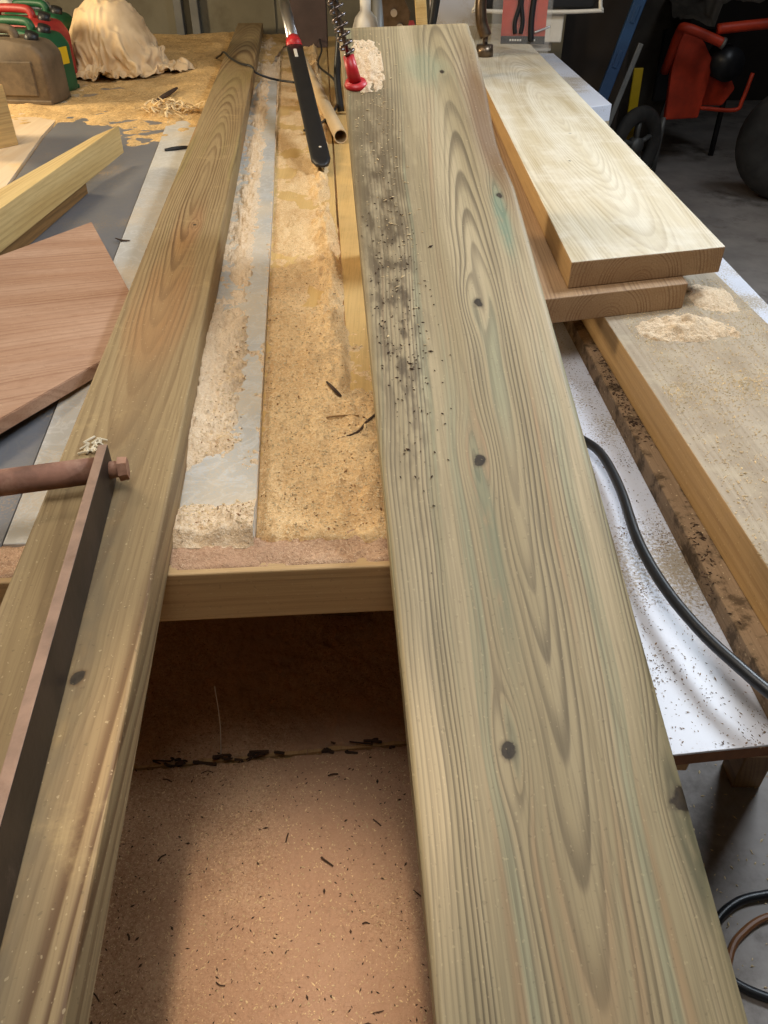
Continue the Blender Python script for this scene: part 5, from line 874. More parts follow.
33,-21,-7,20,23,-7,-22,-11,-5,9,21,20,25,-7,13,16,-5,10,13,9,5,21,-3,11,15,10,20,17,14,8,-2,5,14,7,-4,-8,-3,10,11,-3,-4,7,3,-17,-18,-31,-35,-19,-9,-11,-19,-15,-7,-6,-29,-43,-9,4,19,7,-22,3,2,-6,-10,0,
-4,21,-19,24,12,-20,-14,2,20,-14,2,28,16,19,2,-9,7,11,15,13,21,-6,23,1,-7,14,19,5,6,16,-1,-3,14,13,6,-19,-18,11,19,13,-2,4,11,-4,-21,-20,-37,-32,-15,-7,-24,-17,17,-27,-31,-35,-4,17,14,-20,-11,28,10,-6,-7,-20,
8,-9,1,6,20,-15,-14,19,11,3,-17,10,17,9,4,4,19,8,8,18,1,5,11,-2,15,10,1,-9,6,16,3,-3,16,12,10,-16,-17,-8,15,22,7,4,21,4,-12,-23,-37,-33,-18,-18,-21,14,-5,-21,-34,-25,-2,-5,12,18,-13,17,19,-13,-13,-22,
11,4,15,-8,-1,-7,-11,-4,-2,10,22,4,-19,17,10,12,13,12,16,-7,0,9,4,9,5,11,-7,-8,5,17,3,4,17,-1,6,-6,-10,-10,7,22,17,5,17,4,-13,-29,-27,-27,-25,-19,-5,10,4,-18,-28,-27,16,-11,3,25,4,12,-22,-11,-2,-19,
7,28,23,7,-4,-8,-12,-8,-22,-9,6,13,-18,7,18,14,3,12,19,14,-22,8,16,-5,9,8,5,-17,4,10,-1,2,10,-4,-6,0,-1,12,0,12,15,12,7,7,-11,-23,-21,-22,-27,-19,-11,9,7,-8,-18,-20,21,4,-9,21,24,-19,-18,-17,-12,0,
1,47,20,-17,-10,3,-5,-2,-1,-8,-16,-17,6,17,-8,12,12,12,14,12,-9,-5,21,-14,3,11,14,-19,-10,2,0,9,8,-9,-3,0,2,18,1,8,7,11,14,5,-14,-17,-20,-19,-17,-23,-7,8,7,-22,-13,18,1,22,10,17,-7,-10,-15,-14,-12,-18,
16,40,10,-3,-22,-12,3,12,-1,-21,-19,14,12,6,3,-14,0,13,17,10,-12,-7,23,-12,-8,15,17,-14,-23,-1,7,12,14,-14,-5,0,8,9,4,21,8,-5,8,-1,-19,-10,-16,-14,-9,-22,-4,7,11,-3,-23,1,27,23,9,-14,3,-9,11,-13,-29,-8,
11,7,9,11,1,-23,15,5,-10,-26,9,-13,9,8,17,3,-16,-3,21,12,-24,-1,22,-1,-17,15,16,-12,-20,6,19,14,-18,-8,-13,0,6,10,3,23,10,-9,-1,-12,8,-12,-15,-12,-12,15,-24,-8,14,15,-15,-5,24,18,6,-26,4,19,4,-27,-5,-23,
30,2,-4,-17,-1,-4,22,-10,-12,-6,3,20,-19,-1,13,21,0,-19,3,12,-4,-18,19,9,-19,4,16,-11,-11,11,14,19,1,-28,-17,2,3,0,5,18,14,-13,15,-11,-9,-10,-12,-5,23,1,-25,-19,5,18,13,-10,3,19,4,-30,-1,18,10,-30,-6,4,
17,9,-19,8,-2,-23,9,15,-19,13,-12,21,-2,-12,-7,27,7,-13,-22,3,12,-20,16,17,-11,-19,11,18,-7,14,1,11,17,-26,-22,19,13,-5,-15,-9,24,-16,-2,-3,11,-19,-19,26,-2,-1,8,-17,-19,10,29,9,-17,7,8,-7,-26,1,12,-16,9,-15,
12,18,0,-16,13,-23,-2,22,1,-16,5,8,20,-7,-15,-6,16,-22,-7,-2,20,-14,-3,16,7,-21,-2,17,17,9,4,9,5,-18,-21,16,17,-21,-16,-8,21,14,-3,1,-18,-21,-6,13,24,-23,20,0,-29,-3,23,20,-7,-16,4,14,-15,-19,-3,18,-12,-6,
7,-1,12,-17,19,2,-29,1,1,15,14,9,13,-11,-2,-21,-10,16,0,-19,-2,19,-19,8,15,0,-22,9,17,1,-3,8,12,-18,4,-12,17,12,-23,2,-11,7,-2,9,-18,-8,21,15,1,-26,-1,19,-10,-24,12,23,-10,-17,19,-4,14,-11,-26,15,8,-23,
31,-21,5,-17,14,25,-22,-14,4,20,9,-15,8,24,-10,-12,-18,-6,21,-3,-15,-10,10,-11,16,16,-23,-9,17,19,-2,-17,11,16,-21,-12,9,20,-1,-8,-18,-10,-2,5,2,20,21,14,-18,-27,-10,17,-9,16,-14,2,-1,-7,2,0,11,10,-28,-6,20,1,
6,-5,-21,12,17,19,-18,-7,-20,17,18,1,-9,20,4,-12,-16,-19,7,-1,14,-29,-1,1,3,20,4,-17,-6,7,19,-23,2,29,-23,-15,3,22,-3,-8,-13,0,8,3,13,4,24,-11,1,-14,-24,-1,24,13,-22,-19,-3,-1,-1,6,8,21,-7,-22,2,19
])
ax_ = []
for steps in FOLDS:
    acc = 0; col_ = []
    for d_ in steps:
        acc += d_; col_.append(acc / 2000)
    ax_.append(col_)
zmin = min(ax_[2])
cvs = [(x * 1.08, y * 1.0, (z - zmin) * 1.12 + .003) for x, y, z in zip(*ax_)]
me = bpy.data.meshes.new('dust_sheet')
me.from_pydata(cvs, [], [(j * NF + i, j * NF + i + 1, (j + 1) * NF + i + 1, (j + 1) * NF + i) for j in range(NF - 1) for i in range(NF - 1)])
me.materials.append(M['cloth'])
for p in me.polygons: p.use_smooth = True
o = bpy.data.objects.new('dust_sheet', me); C.objects.link(o)
ms = o.modifiers.new('s', 'SUBSURF'); ms.levels = 1; ms.render_levels = 1
o.location = (-1.15, 3.80, 0.902); o.rotation_euler = (0, 0, 0.5)
tag(o, 'crumpled cream cotton dust sheet heaped at the far left of the bench', 'cloth')

# ------------------------------------------------------------------ clutter behind the far end of the main board
t = thing('glue_bottle', 'white bottle with cream label behind the green-tinged board', 'bottle', (-0.062, 3.05, BT))
bm = bmesh.new()
prof = [(.0, 0), (.045, 0), (.047, .01), (.047, .24), (.035, .28), (.018, .30), (.018, .33), (0, .33)]
def lathe(bm, prof, seg=24, c=(0, 0)):
    R = []
    for (r, z) in prof:
        R.append([bm.verts.new((c[0] + max(r, .0001) * math.cos(2 * math.pi * k / seg), c[1] + max(r, .0001) * math.sin(2 * math.pi * k / seg), z)) for k in range(seg)])
    for A_, B_ in zip(R, R[1:]):
        for k in range(seg): bm.faces.new((A_[k], A_[(k + 1) % seg], B_[(k + 1) % seg], B_[k]))
lathe(bm, prof); build('body', bm, M['whiteplastic'], t, True)
bm = bmesh.new(); lathe(bm, [(.0476, .15), (.0482, .152), (.0482, .235), (.0476, .237)]); build('label', bm, M['paper'], t, True)
t = thing('hand_tool', 'black handled cutter leaning beside the white bottle', 'tool', (-0.15, 2.98, BT))
bm = bmesh.new(); tube(bm, [(0, 0, 0.01), (-.01, .02, .12), (.0, .04, .25), (-.03, .05, .33)], .012, 10, 6); build('handle', bm, M['black_plastic'], t, True)
bm = bmesh.new(); tube(bm, [(.035, 0, 0.01), (.02, .02, .12), (-.005, .04, .25), (-.01, .05, .33)], .010, 10, 6); build('handle', bm, M['black_plastic'], t, True)
bm = bmesh.new(); cyl(bm, (0, .0, .0), (.0, .02, .34), .022, .02, 20)
o = build('grey_tube', bm, M['greymetal'], smooth=True); o.location = (-.02, 3.2, BT); tag(o, 'upright pale grey tube between the bottle and the steel bracket', 'tube')
t = thing('steel_bracket', 'bright steel bracket standing behind the far end of the wide board', 'bracket', (0.052, 3.0, BT))
bm = bmesh.new(); prism(bm, [(-.05, 0), (.045, 0), (.05, .2), (.02, .235), (.035, .30), (.0, .36), (-.06, .34), (-.05, .26), (-.075, .20)], 0, .012, .002)
bmesh.ops.transform(bm, matrix=Matrix.Rotation(math.radians(90), 4, 'X'), verts=bm.verts); build('plate', bm, M['oldsteel'], t)
for bx, bz in ((0, .26), (-.02, .3)):
    bm = bmesh.new(); cyl(bm, (bx, -.012, bz), (bx, -.028, bz), .011, seg=12); build('bolt', bm, M['chrome'], t)
bm = bmesh.new(); box(bm, -.075, .09, -.05, .05, 0, .245, .004)
o = build('red_tool_box', bm, M['canred']); o.location = (0.02, 3.28, BT); tag(o, 'dull red box just visible behind the steel bracket', 'box')
bm = bmesh.new(); box(bm, -.018, .018, -.012, .012, 0, .46, .002)
o = build('wooden_stake', bm, M['timber']); o.location = (.150, 2.95, BT); o.rotation_euler = (0, -.10, 0); tag(o, 'slim pale wooden stake standing right of the steel bracket', 'stake')
t = thing('pliers', 'dark pliers standing between the wooden stake and the blue-grey panel', 'pliers', (.165, 3.06, BT))
bm = bmesh.new(); tube(bm, [(-.012, 0, .01), (-.02, 0, .15), (0, 0, .28), (.01, 0, .36)], lambda t_: .010 + .006 * t_, 10, 6); build('jaw', bm, M['black_plastic'], t, True)
bm = bmesh.new(); tube(bm, [(.02, 0, .01), (.02, 0, .15), (0, .006, .28), (-.01, .006, .36)], .009, 10, 6); build('handle', bm, M['chrome'], t, True)
bm = bmesh.new(); box(bm, -.105, .105, -.008, .008, 0.006, .42, .002)
o = build('leaning_panel', bm, M['whiteboard']); o.location = (.365, 4.55, .940); o.rotation_euler = (-.10, 0, .0); tag(o, 'blue-grey faced panel leaning behind the wide board beside the clamp', 'panel')
t = thing('screw_clamp', 'bronzed locking clamp standing at the far end of the bleached plank', 'clamp', (0, 0, 0))
pc = V((.400, 3.55, .985))
bm = bmesh.new(); cyl(bm, pc, pc + V((0, 0, .04)), .036, .032, 14); build('swivel_foot', bm, M['oldsteel'], t, True)
bm = bmesh.new(); cyl(bm, pc + V((0, 0, .03)), pc + V((0, 0, .09)), .010, seg=12); build('screw', bm, M['steel'], t, True)
bm = bmesh.new(); tube(bm, [pc + V((.0, 0, .07)), pc + V((-.02, 0, .12)), pc + V((-.025, .0, .20)), pc + V((.01, 0, .28)), pc + V((.08, 0, .31))], lambda t_: .034 - .008 * t_, 12, 6, .7)
build('jaw_arm', bm, M['oldsteel'], t, True)

# blister pack on the bleached plank
t = thing('blister_pack', 'clear pack with a red and black card standing on the bleached plank', 'package', (.552, 3.60, .986), -.06)
t.rotation_euler = (-.10, 0, -.05)
bm = bmesh.new(); box(bm, -.125, .11, -.012, .012, 0.0, .24, .006); build('clear_shell', bm, M['blister'], t)
bm = bmesh.new(); box(bm, -.085, .09, -.004, -.001, .035, .22, .001); build('red_card', bm, M['orange'], t)
bm = bmesh.new(); box(bm, -.085, .09, -.0062, -.0042, .035, .062, .0006); build('black_strip', bm, M['black_plastic'], t)
bm = bmesh.new()
for x0, x1 in ((-.05, .0), (.025, .05)):
    bm = bmesh.new(); x = x0
    while x < x1: box(bm, x, x + .007, -.0074, -.0063, .045, .052); x += .010
    build('lettering', bm, M['whiteplastic'], t)
bm = bmesh.new(); tube(bm, [(-.03, -.009, .07), (-.034, -.009, .11), (-.02, -.009, .17), (-.028, -.009, .22)], .009, 8, 5); build('tool_handle', bm, M['black_plastic'], t, True)
bm = bmesh.new(); tube(bm, [(-.008, -.009, .07), (-.004, -.009, .11), (-.014, -.009, .17), (-.008, -.009, .22)], .009, 8, 5); build('tool_handle', bm, M['black_plastic'], t, True)
bm = bmesh.new(); tube(bm, [(.035, -.010, .045), (.03, -.010, .12), (.035, -.010, .22)], .012, 8, 5); build('tool_handle', bm, M['black_plastic'], t, True)
bm = bmesh.new(); tube(bm, [(.045, -.012, .075), (.075, -.012, .085), (.105, -.012, .095)], .004, 8, 5); build('steel_jaw', bm, M['chrome'], t, True)
# dark case with a pale rim above it
t = thing('dark_case', 'wide dark case with a pale rounded rim behind the red blister pack', 'case', (.655, 3.93, .80))
bm = bmesh.new(); box(bm, -.245, .245, -.02, .12, .31, .60, .02, 4); build('body', bm, M['black_plastic'], t)
bm = bmesh.new(); tube(bm, [(-.26, -.02, .60), (-.262, -.02, .34), (-.235, -.02, .305), (.235, -.02, .305), (.262, -.02, .34), (.262, -.02, .60)], .008, 10, 5); build('rim', bm, M['whiteplastic'], t, True)
bm = bmesh.new(); box(bm, -.02, .12, .0, .10, .187, .312, .004); build('stand', bm, M['whiteplastic'], t)
bm = bmesh.new(); box(bm, -.02, .085, .03, .10, 0.15, .190, .004); build('stand_foot', bm, M['whiteplastic'], t)

# ------------------------------------------------------------------ dark corner on the right: ladder rail, grey sheet, wheel, barrow, tyre
def leaner(name, m, w, d_, zl, top, bottom, lab, cat, slots=()):
    a, b = V(bottom), V(top); L = (b - a).length
    bm = bmesh.new(); box(bm, -w / 2, w / 2, 0, L, -d_, 0, .004)
    for q in slots: box(bm, -w * .2, w * .2, q * L, q * L + .09, -.003, .004, .003)
    o = build(name, bm, m, matrix=frame(a, b - a, (0, -1, .2))); tag(o, lab, cat); return o
leaner('ladder_rail', M['blue'], .066, .03, 0, (1.62, 5.18, 1.75), (1.045, 4.75, .012), 'blue metal rail leaning in the dark corner behind the bleached plank', 'rail', (.3, .42, .54, .66))
leaner('metal_strip', M['greymetal'], .03, .012, 0, (1.42, 4.95, .86), (1.12, 4.72, .012), 'narrow grey strip leaning against the blue rail', 'strip')
bm = bmesh.new(); box(bm, -.03, .03, -.01, .01, 0, .65, .004)
o = build('yellow_strap', bm, M['yellow']); o.location = (1.63, 5.58, 0.0); o.rotation_euler = (0, -.03, 0); tag(o, 'small yellow post just behind the dark wheel', 'post')
def wheel(bm_t, bm_h, c, R, r, ax='X', n=36):
    for lst, a, b_ in ((bm_t, R - r, r),):
        rings = []
        for i in range(n):
            A0 = 2 * math.pi * i / n; cc = V((0, math.cos(A0) * a, math.sin(A0) * a)); rd = V((0, math.cos(A0), math.sin(A0)))
            rings.append([lst.verts.new(c + cc + rd * math.cos(t) * b_ + V((1, 0, 0)) * math.sin(t) * b_ * .8) for t in [2 * math.pi * k / 12 for k in range(12)]])
        for i in range(n):
            A_, B_ = rings[i], rings[(i + 1) % n]
            for k in range(12): lst.faces.new((A_[k], A_[(k + 1) % 12], B_[(k + 1) % 12], B_[k]))
    cyl(bm_h, c + V((-.03, 0, 0)), c + V((.03, 0, 0)), .05, seg=16)
    for k in range(5):
        A0 = 2 * math.pi * k / 5 + .3; cyl(bm_h, c, c + V((0, math.cos(A0), math.sin(A0))) * (R - r), .016, seg=8)
t = thing('wheel', 'dark spoked wheel standing left of the red barrow', 'wheel', (1.625, 5.40, 0), -.95)
b1, b2 = bmesh.new(), bmesh.new(); wheel(b1, b2, V((0, 0, .235)), .235, .05); build('tyre', b1, M['tyre'], t, True); build('hub', b2, M['greymetal'], t, True)
bm = bmesh.new()
grid(bm, lin(-.22, .20, 16), lin(0, 1.15, 20), lambda x, y: V((x * (1 + .1 * y), .02 * math.sin(x * 9) + .01 * fbm(x * 4, y * 4), y)))
bmesh.ops.solidify(bm, geom=bm.faces[:], thickness=.008)
o = build('metal_sheet', bm, M['greysheet'], smooth=True); o.location = (1.80, 6.22, 0.0); o.rotation_euler = (.06, .09, .1); tag(o, 'dusty grey sheet leaning behind the red barrow', 'sheet')
def plateXZ(bm, pts, y0, y1):
    a = [bm.verts.new((x, y0, z)) for x, z in pts]; b = [bm.verts.new((x, y1, z)) for x, z in pts]; n = len(pts)
    bm.faces.new(a); bm.faces.new(b[::-1])
    for i in range(n): bm.faces.new((a[i], b[i], b[(i + 1) % n], a[(i + 1) % n]))
    bmesh.ops.bevel(bm, geom=list(bm.edges), offset=.006, segments=2, affect='EDGES')
bar = thing('barrow', 'red-orange wheeled barrow with tubular handles in the dark corner', 'barrow', (2.0, 5.7, 0), 0)
bm = bmesh.new(); plateXZ(bm, [(-.12, .87), (.03, .78), (.12, .665), (.113, .505), (.102, .338), (-.116, .326), (-.137, .62)], 0, .05); build('tray', bm, M['orange'], bar)
bm = bmesh.new(); plateXZ(bm, [(.12, .60), (.262, .60), (.33, .50), (.27, .40), (.115, .40)], .07, .40); build('side_panel', bm, M['orange'], bar)
bm = bmesh.new(); plateXZ(bm, [(-.10, .80), (.42, .80), (.46, .40), (-.09, .36)], .42, .46); build('back_panel', bm, M['black_plastic'], bar)
bm = bmesh.new(); tube(bm, [(-.165, .06, .60), (-.165, -.08, .83), (-.15, -.15, .868), (.02, -.16, .815), (.085, -.17, .792)], .028, 12, 6); build('handle', bm, M['orange'], bar, True)
bm = bmesh.new(); cyl(bm, (.08, -.17, .7935), (.098, -.172, .787), .032, .032, 18); build('grip_end', bm, M['greymetal'], bar, True)
bm = bmesh.new(); cyl(bm, (.0975, -.172, .7872), (.0995, -.172, .7865), .020, .020, 18); build('grip_bore', bm, M['black_plastic'], bar, True)
bm = bmesh.new(); tube(bm, [(.05, -.13, .86), (.20, -.13, .875), (.75, -.10, .92)], .030, 12, 6); build('handle', bm, M['orange'], bar, True)
bm = bmesh.new(); tube(bm, [(.10, .0, .399), (.335, .0, .387), (.37, 0, .45), (.40, .02, .60)], .013, 10, 6); build('lower_rail', bm, M['orange'], bar, True)
bm = bmesh.new(); tube(bm, [(-.12, .02, .34), (-.13, 0, .0)], .02, 10, 3); build('leg', bm, M['greymetal'], bar, True)
bm = bmesh.new(); tube(bm, [(.42, .44, .42), (.42, .44, .0)], .02, 10, 3); build('leg', bm, M['black_plastic'], bar, True)
bm = bmesh.new(); cyl(bm, (.2, -.06, .66), (.2, .12, .66), .10, .10, 24); build('motor', bm, M['black_rubber'], bar, True)
bm = bmesh.new()
grid(bm, lin(-.14, .42, 28), lin(-.06, .42, 22), lambda x, y: V((x, y, .86 + .05 * fbm(x * 6, y * 6, 1) + .12 * (x > .1) + .3 * y)))
bmesh.ops.solidify(bm, geom=bm.faces[:], thickness=.02)
o = build('grey_tarp', bm, M['greysheet'], smooth=True); o.location = (2.02, 5.85, 0.03); tag(o, 'grey dusty tarp bundled on top of the red barrow', 'tarp')
t = thing('machine_tyre', 'large grey tyre at the right edge beside the red barrow', 'tyre', (2.47, 5.02, 0), 1.15)
b1, b2 = bmesh.new(), bmesh.new(); wheel(b1, b2, V((0, 0, .33)), .33, .11); build('tyre', b1, M['tyre'], t, True); build('hub', b2, M['black_plastic'], t, True)

# ------------------------------------------------------------------ sawdust (height fields), flecks, slivers
def fx(y): return -0.147 - 0.097 * (y - .68)                   # right edge of the grey faced board
def beam_r(y): return -0.223 - 0.0995 * (y - .539)
def ridge_x(y):
    pts = [(1.0, -.075), (1.2, -.085), (1.6, -.115), (2.15, -.168), (2.8, -.2), (5, -.4)]
    for (a, b), (c, d) in zip(pts, pts[1:]):
        if y <= c: return b + (d - b) * (y - a) / (c - a) if y > a else b
    return -.4
def dust_mid(x, y):
    base = BT if x > fx(y) else 0.900
    n1 = fbm(x * 7, y * 7, 1.3); n2 = fbm(x * 38, y * 38, 2.2, 5); n3 = fbm(x * 130, y * 130, 5.1, 3)
    h = -0.004
    left_ = x <= fx(y)
    if x > fx(y):
        h = .0125 * sm(2.2, .95, y) * sm(fx(y) - .005, fx(y) + .02, x) + .004 - .010 * sm(-.1, .5, n1) * sm(.95, 1.25, y)
        dr = abs(x - ridge_x(y)); h += .020 * sm(.035, 0.0, dr) * sm(1.05, 1.35, y) * (.55 + .9 * n2 + .3 * n3)
        if x > ridge_x(y) + .01: h -= .017 * sm(.95, 1.05, y) * sm(.01, .03, x - ridge_x(y) + .008 * n2)
        h -= .016 * math.exp(-((x + .135) / .03) ** 2 - ((y - 1.40) / .055) ** 2)
        h = h if y < 1.0 else h
        h = h * (1 - sm(.0, .012, fx(y) + .012 - x)) if x < fx(y) + .012 else h
    else:
        d = x - beam_r(y)
        h = -.003 + .020 * sm(.085, .0, d) * sm(.74, .86, y) * sm(1.34, 1.12, y) + .013 * sm(.76, .69, y)
        h += .008 * sm(.035, .0, abs(d - .04)) * sm(1.25, 1.5, y) * .6
        h += .004 * n1 + .0025
        h -= .012 * math.exp(-((d - .03) / .035) ** 2 - ((y - .80) / .07) ** 2)
        h -= .007 * math.exp(-((x - fx(y) + .018) / .016) ** 2) * sm(.8, 1.0, y)
    h += .0045 * n2 + .0022 * n3
    if left_: h += .006 * fbm(x * 70, y * 70, 6.3, 3) * sm(.74, .86, y)
    else: h += .0035 * fbm(x * 55, y * 55, 7.3, 3) * sm(.85, 1.05, y) * sm(2.6, 1.8, y)
    h += .006 * sm(.72, .66, y) * (.5 + n2 * .5)
    h *= sm(.648, .668, y + .004 * n2) if h > 0 else 1
    return V((x, y, base + h))
def ysched(y0, y1, s0, g):
    out = [y0]; s = s0
    while out[-1] < y1: out.append(out[-1] + s); s *= g
    return out
ys_ = ysched(.648, 4.9, .0033, 1.0065)
for nm, left, mat, lab in (('sawdust', False, M['dust_gold'], 'golden sawdust piled and scattered over the middle of the bench'),
                           ('sawdust', True, M['dust_pale'], 'pale sawdust heaped on the grey board against the brown beam')):
    bm = bmesh.new()
    R = []
    K = 80
    for y in ys_:
        xa, xb = (beam_r(y) - .0, fx(y) + .001) if left else (fx(y) - .001, .02 - .06 * sm(1, 4, y) + .02)
        row = []
        for i in range(K):
            x = xa + (xb - xa) * i / (K - 1)
            xq = min(x, fx(y) - 1e-4) if left else max(x, fx(y) + 1e-4)
            row.append(bm.verts.new(dust_mid(xq, y)))
        R.append(row)
    for A_, B_ in zip(R, R[1:]):
        for i in range(K - 1): bm.faces.new((A_[i], A_[i + 1], B_[i + 1], B_[i]))
    tag(build(nm, bm, mat, smooth=True), lab, 'sawdust', kind='stuff')
# front rail crust
bm = bmesh.new()
def crust(u, v):
    x = -1.2 + u * 1.4; yf = 0.5002 + (x + 1.9) * .0656
    n2 = fbm(x * 40, v * 5, 1, 4)
    y = yf + v * .085
    z = .8972 - .012 * sm(.55, .95, v + .25 * fbm(x * 16, v * 2, 4, 3)) + .003 * n2 + .003 * math.sin(math.pi * min(1, v * 1.0)) + (.0 if v > .05 else -.004)
    return V((x, y + .002 * n2, z))
grid(bm, lin(0, 1, 420), lin(0, 1, 30), crust)
tag(build('sawdust', bm, M['dust_shelf'], smooth=True), 'reddish sawdust crust along the top of the front rail', 'sawdust', kind='stuff')
# far left dust
bm = bmesh.new()
def dfar(x, y):
    n1 = fbm(x * 3.2, y * 3.2, 8); n2 = fbm(x * 14, y * 14, 3, 5)
    w = sm(2.45, 3.1, y + .35 * (x + 1.0)) 
    h = -.010 + .014 * w + .008 * n1 + .006 * n2
    h += .016 * math.exp(-((x + .77) / .06) ** 2 - ((y - 2.98) / .10) ** 2) * (1 + n2)
    h += .010 * sm(.16, 0, abs(x - (beam_r(y) - .20))) * sm(2.9, 3.3, y)
    return V((x, y, .899 + h))
grid(bm, lin(-1.75, -.50, 190), lin(2.35, 4.95, 250), dfar)
o = build('sawdust', bm, M['dust_far'], smooth=True); tag(o, 'tan sawdust drifted over the far left of the bench', 'sawdust', kind='stuff')
# shelf dust
bm = bmesh.new()
def dsh(x, y):
    seam = 0.712 + (x + .0) * .11
    h = .006 + .003 * fbm(x * 12, y * 12, 4) + .0035 * fbm(x * 60, y * 60, 1, 4)
    g = abs(y - seam - .004 * fbm(x * 22, 3, 1))
    h -= .016 * sm(.007, .0015, g)
    if y > seam: h -= .002
    return V((x, y, .444 + h))
grid(bm, lin(-.62, .185, 330), ysched(.02, 1.3, .003, 1.002), dsh)
tag(build('sawdust', bm, M['dust_shelf'], smooth=True), 'pinkish dust layer covering the low shelf', 'sawdust', kind='stuff')
# small heaps
def heap(cx, cy, z, rx, ry, h, mat, lab, seed):
    bm = bmesh.new()
    def f(u, v):
        x = u * rx * 1.15; y = v * ry * 1.15; r = math.sqrt(u * u + v * v)
        n = fbm(x * 40 + seed, y * 40, seed, 4); n1 = fbm(x * 14 + seed, y * 14, seed, 2)
        return V((x, y, h * (1 - r * (1 + .35 * n1)) + h * .28 * n - h * .06))
    grid(bm, lin(-1, 1, 60), lin(-1, 1, 60), f)
    o = build('sawdust_heap', bm, mat, smooth=True); o.location = (cx, cy, z); tag(o, lab, 'sawdust', kind='stuff')
heap(.510, 1.225, .892, .075, .042, .030, M['dust_pale'], 'little heap of pale sawdust at the sawn end of the stacked planks', 3.1)
heap(.60, 1.36, .892, .035, .06, .016, M['dust_pale'], 'small pile of pale sawdust right of the lower stacked plank end', 5.4)
o_ = mm @ V((-.072, 1.76, 0.0))
bm = bmesh.new()
def f(u, v):
    x = u * .026; y = v * .085; r = math.sqrt(u * u + v * v); n = fbm(x * 90, y * 60, 3, 4)
    return V((x, y, .006 * (1.05 - r) + .0035 * n))
grid(bm, lin(-1, 1, 40), lin(-1, 1, 60), f)
tag(build('sawdust_heap', bm, M['dust_pale'], smooth=True, matrix=mm @ Matrix.Translation((-.074, 1.775, 0))), 'pale sawdust beside the spring rod on the green-tinged board', 'sawdust', kind='stuff')

def flakes(name, n, sampler, mat, lab, size=(.0012, .003), seed=1, elong=1.8):
    rnd = random.Random(seed); verts = []; faces = []
    for i in range(n):
        r = sampler(rnd)
        if r is None: continue
        p, nz = r
        s = rnd.uniform(*size) * (1 if rnd.random() < .9 else 1.7); a = rnd.uniform(0, 6.283); e = rnd.uniform(1, elong)
        ax = V((math.cos(a), math.sin(a), rnd.uniform(-.2, .2))) * s * e; ay = V((-math.sin(a), math.cos(a), rnd.uniform(-.3, .3))) * s * .55
        up = V(nz) * s * .45
        k = len(verts)
        c = V(p) + up * .3
        verts += [c - ax, c + ay, c + ax, c - ay, c + up]
        faces += [(k, k + 1, k + 4), (k + 1, k + 2, k + 4), (k + 2, k + 3, k + 4), (k + 3, k, k + 4), (k, k + 3, k + 2, k + 1)]
    me = bpy.data.meshes.new(name); me.from_pydata([tuple(v) for v in verts], [], faces); me.materials.append(mat)
    o = bpy.data.objects.new(name, me); C.objects.link(o); tag(o, lab, 'wood chips', kind='stuff'); return o
def on_main(xr, yr, bias=None):
    def f(r):
        x = r.uniform(*xr); y = r.uniform(*yr)
        if bias and r.random() > bias(x, y): return None
        return mm @ V((x, y, .0006)), mb_n
    return f
flakes('wood_chips', 900, on_main((-.112, .0), (1.1, 1.88), lambda x, y: math.exp(-((x + .072) / .03) ** 2) * sm(1.0, 1.6, y)), M['fleck'], 'pale chips scattered on the far left of the green-tinged board', (.0007, .0019), 3)
def bk(r):
    x = r.gauss(-.075, .022); y = r.gauss(1.15, .13)
    if abs(x) > .114 or y > 1.6: return None
    return mm @ V((x, y, .0004)), mb_n
flakes('bark_specks', 260, bk, M['bark'], 'dark specks on the left side of the green-tinged board', (.0009, .0024), 4, 1.3)
def flat_s(xr, yr, z, test=None):
    def f(r):
        x = r.uniform(*xr); y = r.uniform(*yr)
        if test and r.random() > test(x, y): return None
        return (x, y, z), (0, 0, 1)
    return f
flakes('wood_chips', 9000, flat_s((.25, .395), (.46, 1.4), .8006, lambda x, y: .22 + .78 * sm(-.1, .5, fbm(x * 12, y * 12, 1))), M['channel'], 'brown dust grains on the white table top', (.0004, .0011), 5)
flakes('wood_chips', 22000, flat_s((.415, .66), (.55, 1.45), .8925, lambda x, y: .22 + math.exp(-((y - 1.02 - .25 * (x - .5)) / .035) ** 2) + .3 * sm(1.0, 1.3, y)), M['fleck'], 'pale chips sprinkled in a band over the wide grey plank', (.0006, .0014), 6)
flakes('wood_chips', 1200, flat_s((.375, .405), (.6, 1.35), .8305, lambda x, y: sm(-.3, .4, fbm(x * 14, y * 7, 2))), M['bark'], 'dark debris on the dirty brown board', (.0008, .0024), 7)
def shz(r):
    x = r.uniform(-.40, .08); y = r.uniform(.15, .70)
    return dsh(x, y) + V((0, 0, .0004)), (0, 0, 1)
flakes('wood_chips', 6000, shz, M['fleck'], 'pale chips on the dusty low shelf', (.0005, .0014), 8)
flakes('bark_specks', 900, shz, M['bark'], 'dark bark crumbs on the dusty low shelf', (.0006, .0020), 9)
flakes('wood_chips', 500, flat_s((.55, 1.1), (.5, 1.2), .001), M['fleck'], 'pale chips on the concrete floor by the cables', (.001, .0035), 10)
def midz(r):
    x = r.uniform(-.24, .0); y = r.uniform(.67, 1.5)
    if x < beam_r(y) + .003: return None
    p = dust_mid(x, y)
    return (p + V((0, 0, .0005)), (0, 0, 1)) if p.z > BT + .001 else None
flakes('wood_chips', 9000, midz, M['fleck'], 'pale chips over the sawdust in the middle of the bench', (.0007, .0017), 11)
flakes('bark_specks', 900, midz, plain('brown_chips', srgb(140, 98, 58), .9, var=.3, scale=60), 'brown chips over the sawdust in the middle of the bench', (.0007, .0018), 12)

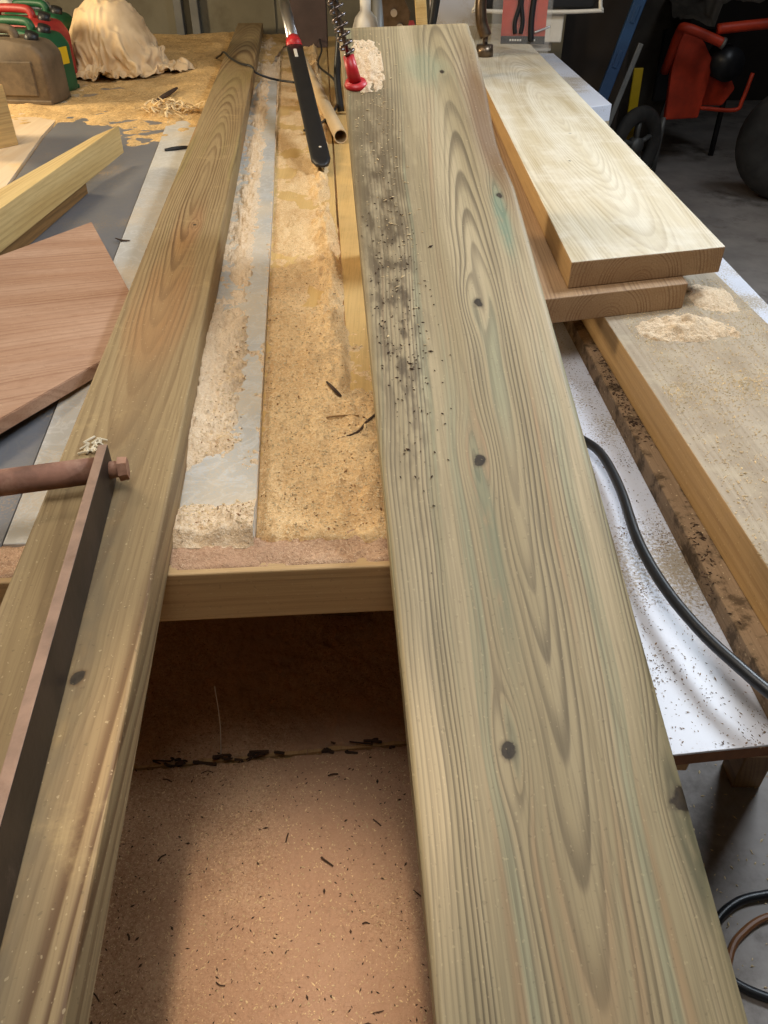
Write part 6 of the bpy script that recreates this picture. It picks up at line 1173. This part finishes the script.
# bark slivers: curled dark strips on the shelf
rnd = random.Random(21)
bm = bmesh.new()
for i in range(24):
    x = rnd.uniform(-.37, .06); y = rnd.uniform(.2, .68); a = rnd.uniform(0, 6.28); L = rnd.uniform(.006, .022)
    c = dsh(x, y) + V((0, 0, .002)); dx, dy = math.cos(a) * L / 2, math.sin(a) * L / 2; b_ = rnd.uniform(-.3, .3)
    tube(bm, [c - V((dx, dy, .001)), c + V((-dy * b_, dx * b_, .001)), c + V((dx, dy, 0))], rnd.uniform(.0006, .0013), 5, 3, .5)
tag(build('bark_slivers', bm, M['bark']), 'dark curled bark slivers on the dusty low shelf', 'bark', kind='stuff')
bm = bmesh.new()
for i in range(26):
    x = rnd.uniform(-.34, .02); s0 = 0.712 + x * .11; c = V((x, s0 + rnd.uniform(-.008, .008), .4505))
    tube(bm, [c, c + V((rnd.uniform(-.015, .015), rnd.uniform(-.004, .004), .003)), c + V((rnd.uniform(-.03, .03), rnd.uniform(-.006, .006), .001))], rnd.uniform(.001, .003), 5, 3)
tag(build('bark_slivers', bm, M['bark']), 'dark debris gathered along the seam of the low shelf', 'bark', kind='stuff')

def stick(name, pts, r, mat, lab, sy=.6, cat='splinter'):
    bm = bmesh.new(); tube(bm, pts, lambda t: r * (.45 + .55 * math.sin(math.pi * min(1, max(0, t * .9 + .05)))), 7, 5, sy)
    return tag(build(name, bm, mat), lab, cat, 'loose bark and splinters on the bench' if cat == 'splinter' else None)
def md_(x, y, dz=.0015): return dust_mid(x, y) + V((0, 0, dz))
stick('bark_strip', [md_(-.062, .872), md_(-.036, .885), md_(-.022, .915), md_(-.002, .945), md_(.01, .962)], .0022, M['bark'], 'kinked dark bark strip on the sawdust beside the green-tinged board')
stick('bark_strip', [md_(-.080, .925), md_(-.055, .930), md_(-.035, .932)], .002, M['timber_dark'], 'straight brown splinter on the sawdust')
stick('bark_strip', [md_(-.085, 1.02), md_(-.072, .995), md_(-.062, .985)], .003, M['bark'], 'short dark bark bit higher up the sawdust')
stick('pencil', [(-.633, 2.40, .904), (-.60, 2.418, .904), (-.566, 2.437, .904)], .006, M['black_plastic'], 'black pencil stub lying on the pale grey board left of the beam', 1, 'pencil')
stick('bark_strip', [(-.572, 1.655, .902), (-.555, 1.64, .903), (-.537, 1.640, .902)], .0028, M['bark'], 'small black curl on the grey board beyond the pinkish offcut')
stick('bark_strip', [(-.528, 1.99, .903), (-.515, 2.00, .904), (-.50, 1.99, .903)], .007, M['timber_dark'], 'brown wood crumb at the left edge of the beam')
stick('bark_strip', [(-.80, 3.02, .918), (-.785, 3.12, .922), (-.775, 3.25, .922)], .012, M['bark'], 'dark bark strip in the far drift of sawdust')
# curled shavings heap on far bench
bm = bmesh.new()
for i in range(40):
    x = rnd.gauss(-.72, .055); y = rnd.gauss(2.93, .05); c = dfar(x, y) + V((0, 0, .006)); a = rnd.uniform(0, 6.28)
    tube(bm, [c, c + V((math.cos(a) * .02, math.sin(a) * .02, .012)), c + V((math.cos(a + 1) * .035, math.sin(a + 1) * .035, .002))], rnd.uniform(.002, .005), 5, 3, .5)
tag(build('shavings', bm, M['fleck']), 'curled pale shavings on the far drift of sawdust', 'shavings', kind='stuff')
# cobweb threads and fibre under the bench
bm = bmesh.new(); tube(bm, [(-.246, .692, .4525), (-.24, .70, .52), (-.237, .70, .60)], .0006, 5, 3)
tag(build('cobweb_thread', bm, M['whiteplastic']), 'thin pale thread rising from the low shelf by the beam', 'thread')
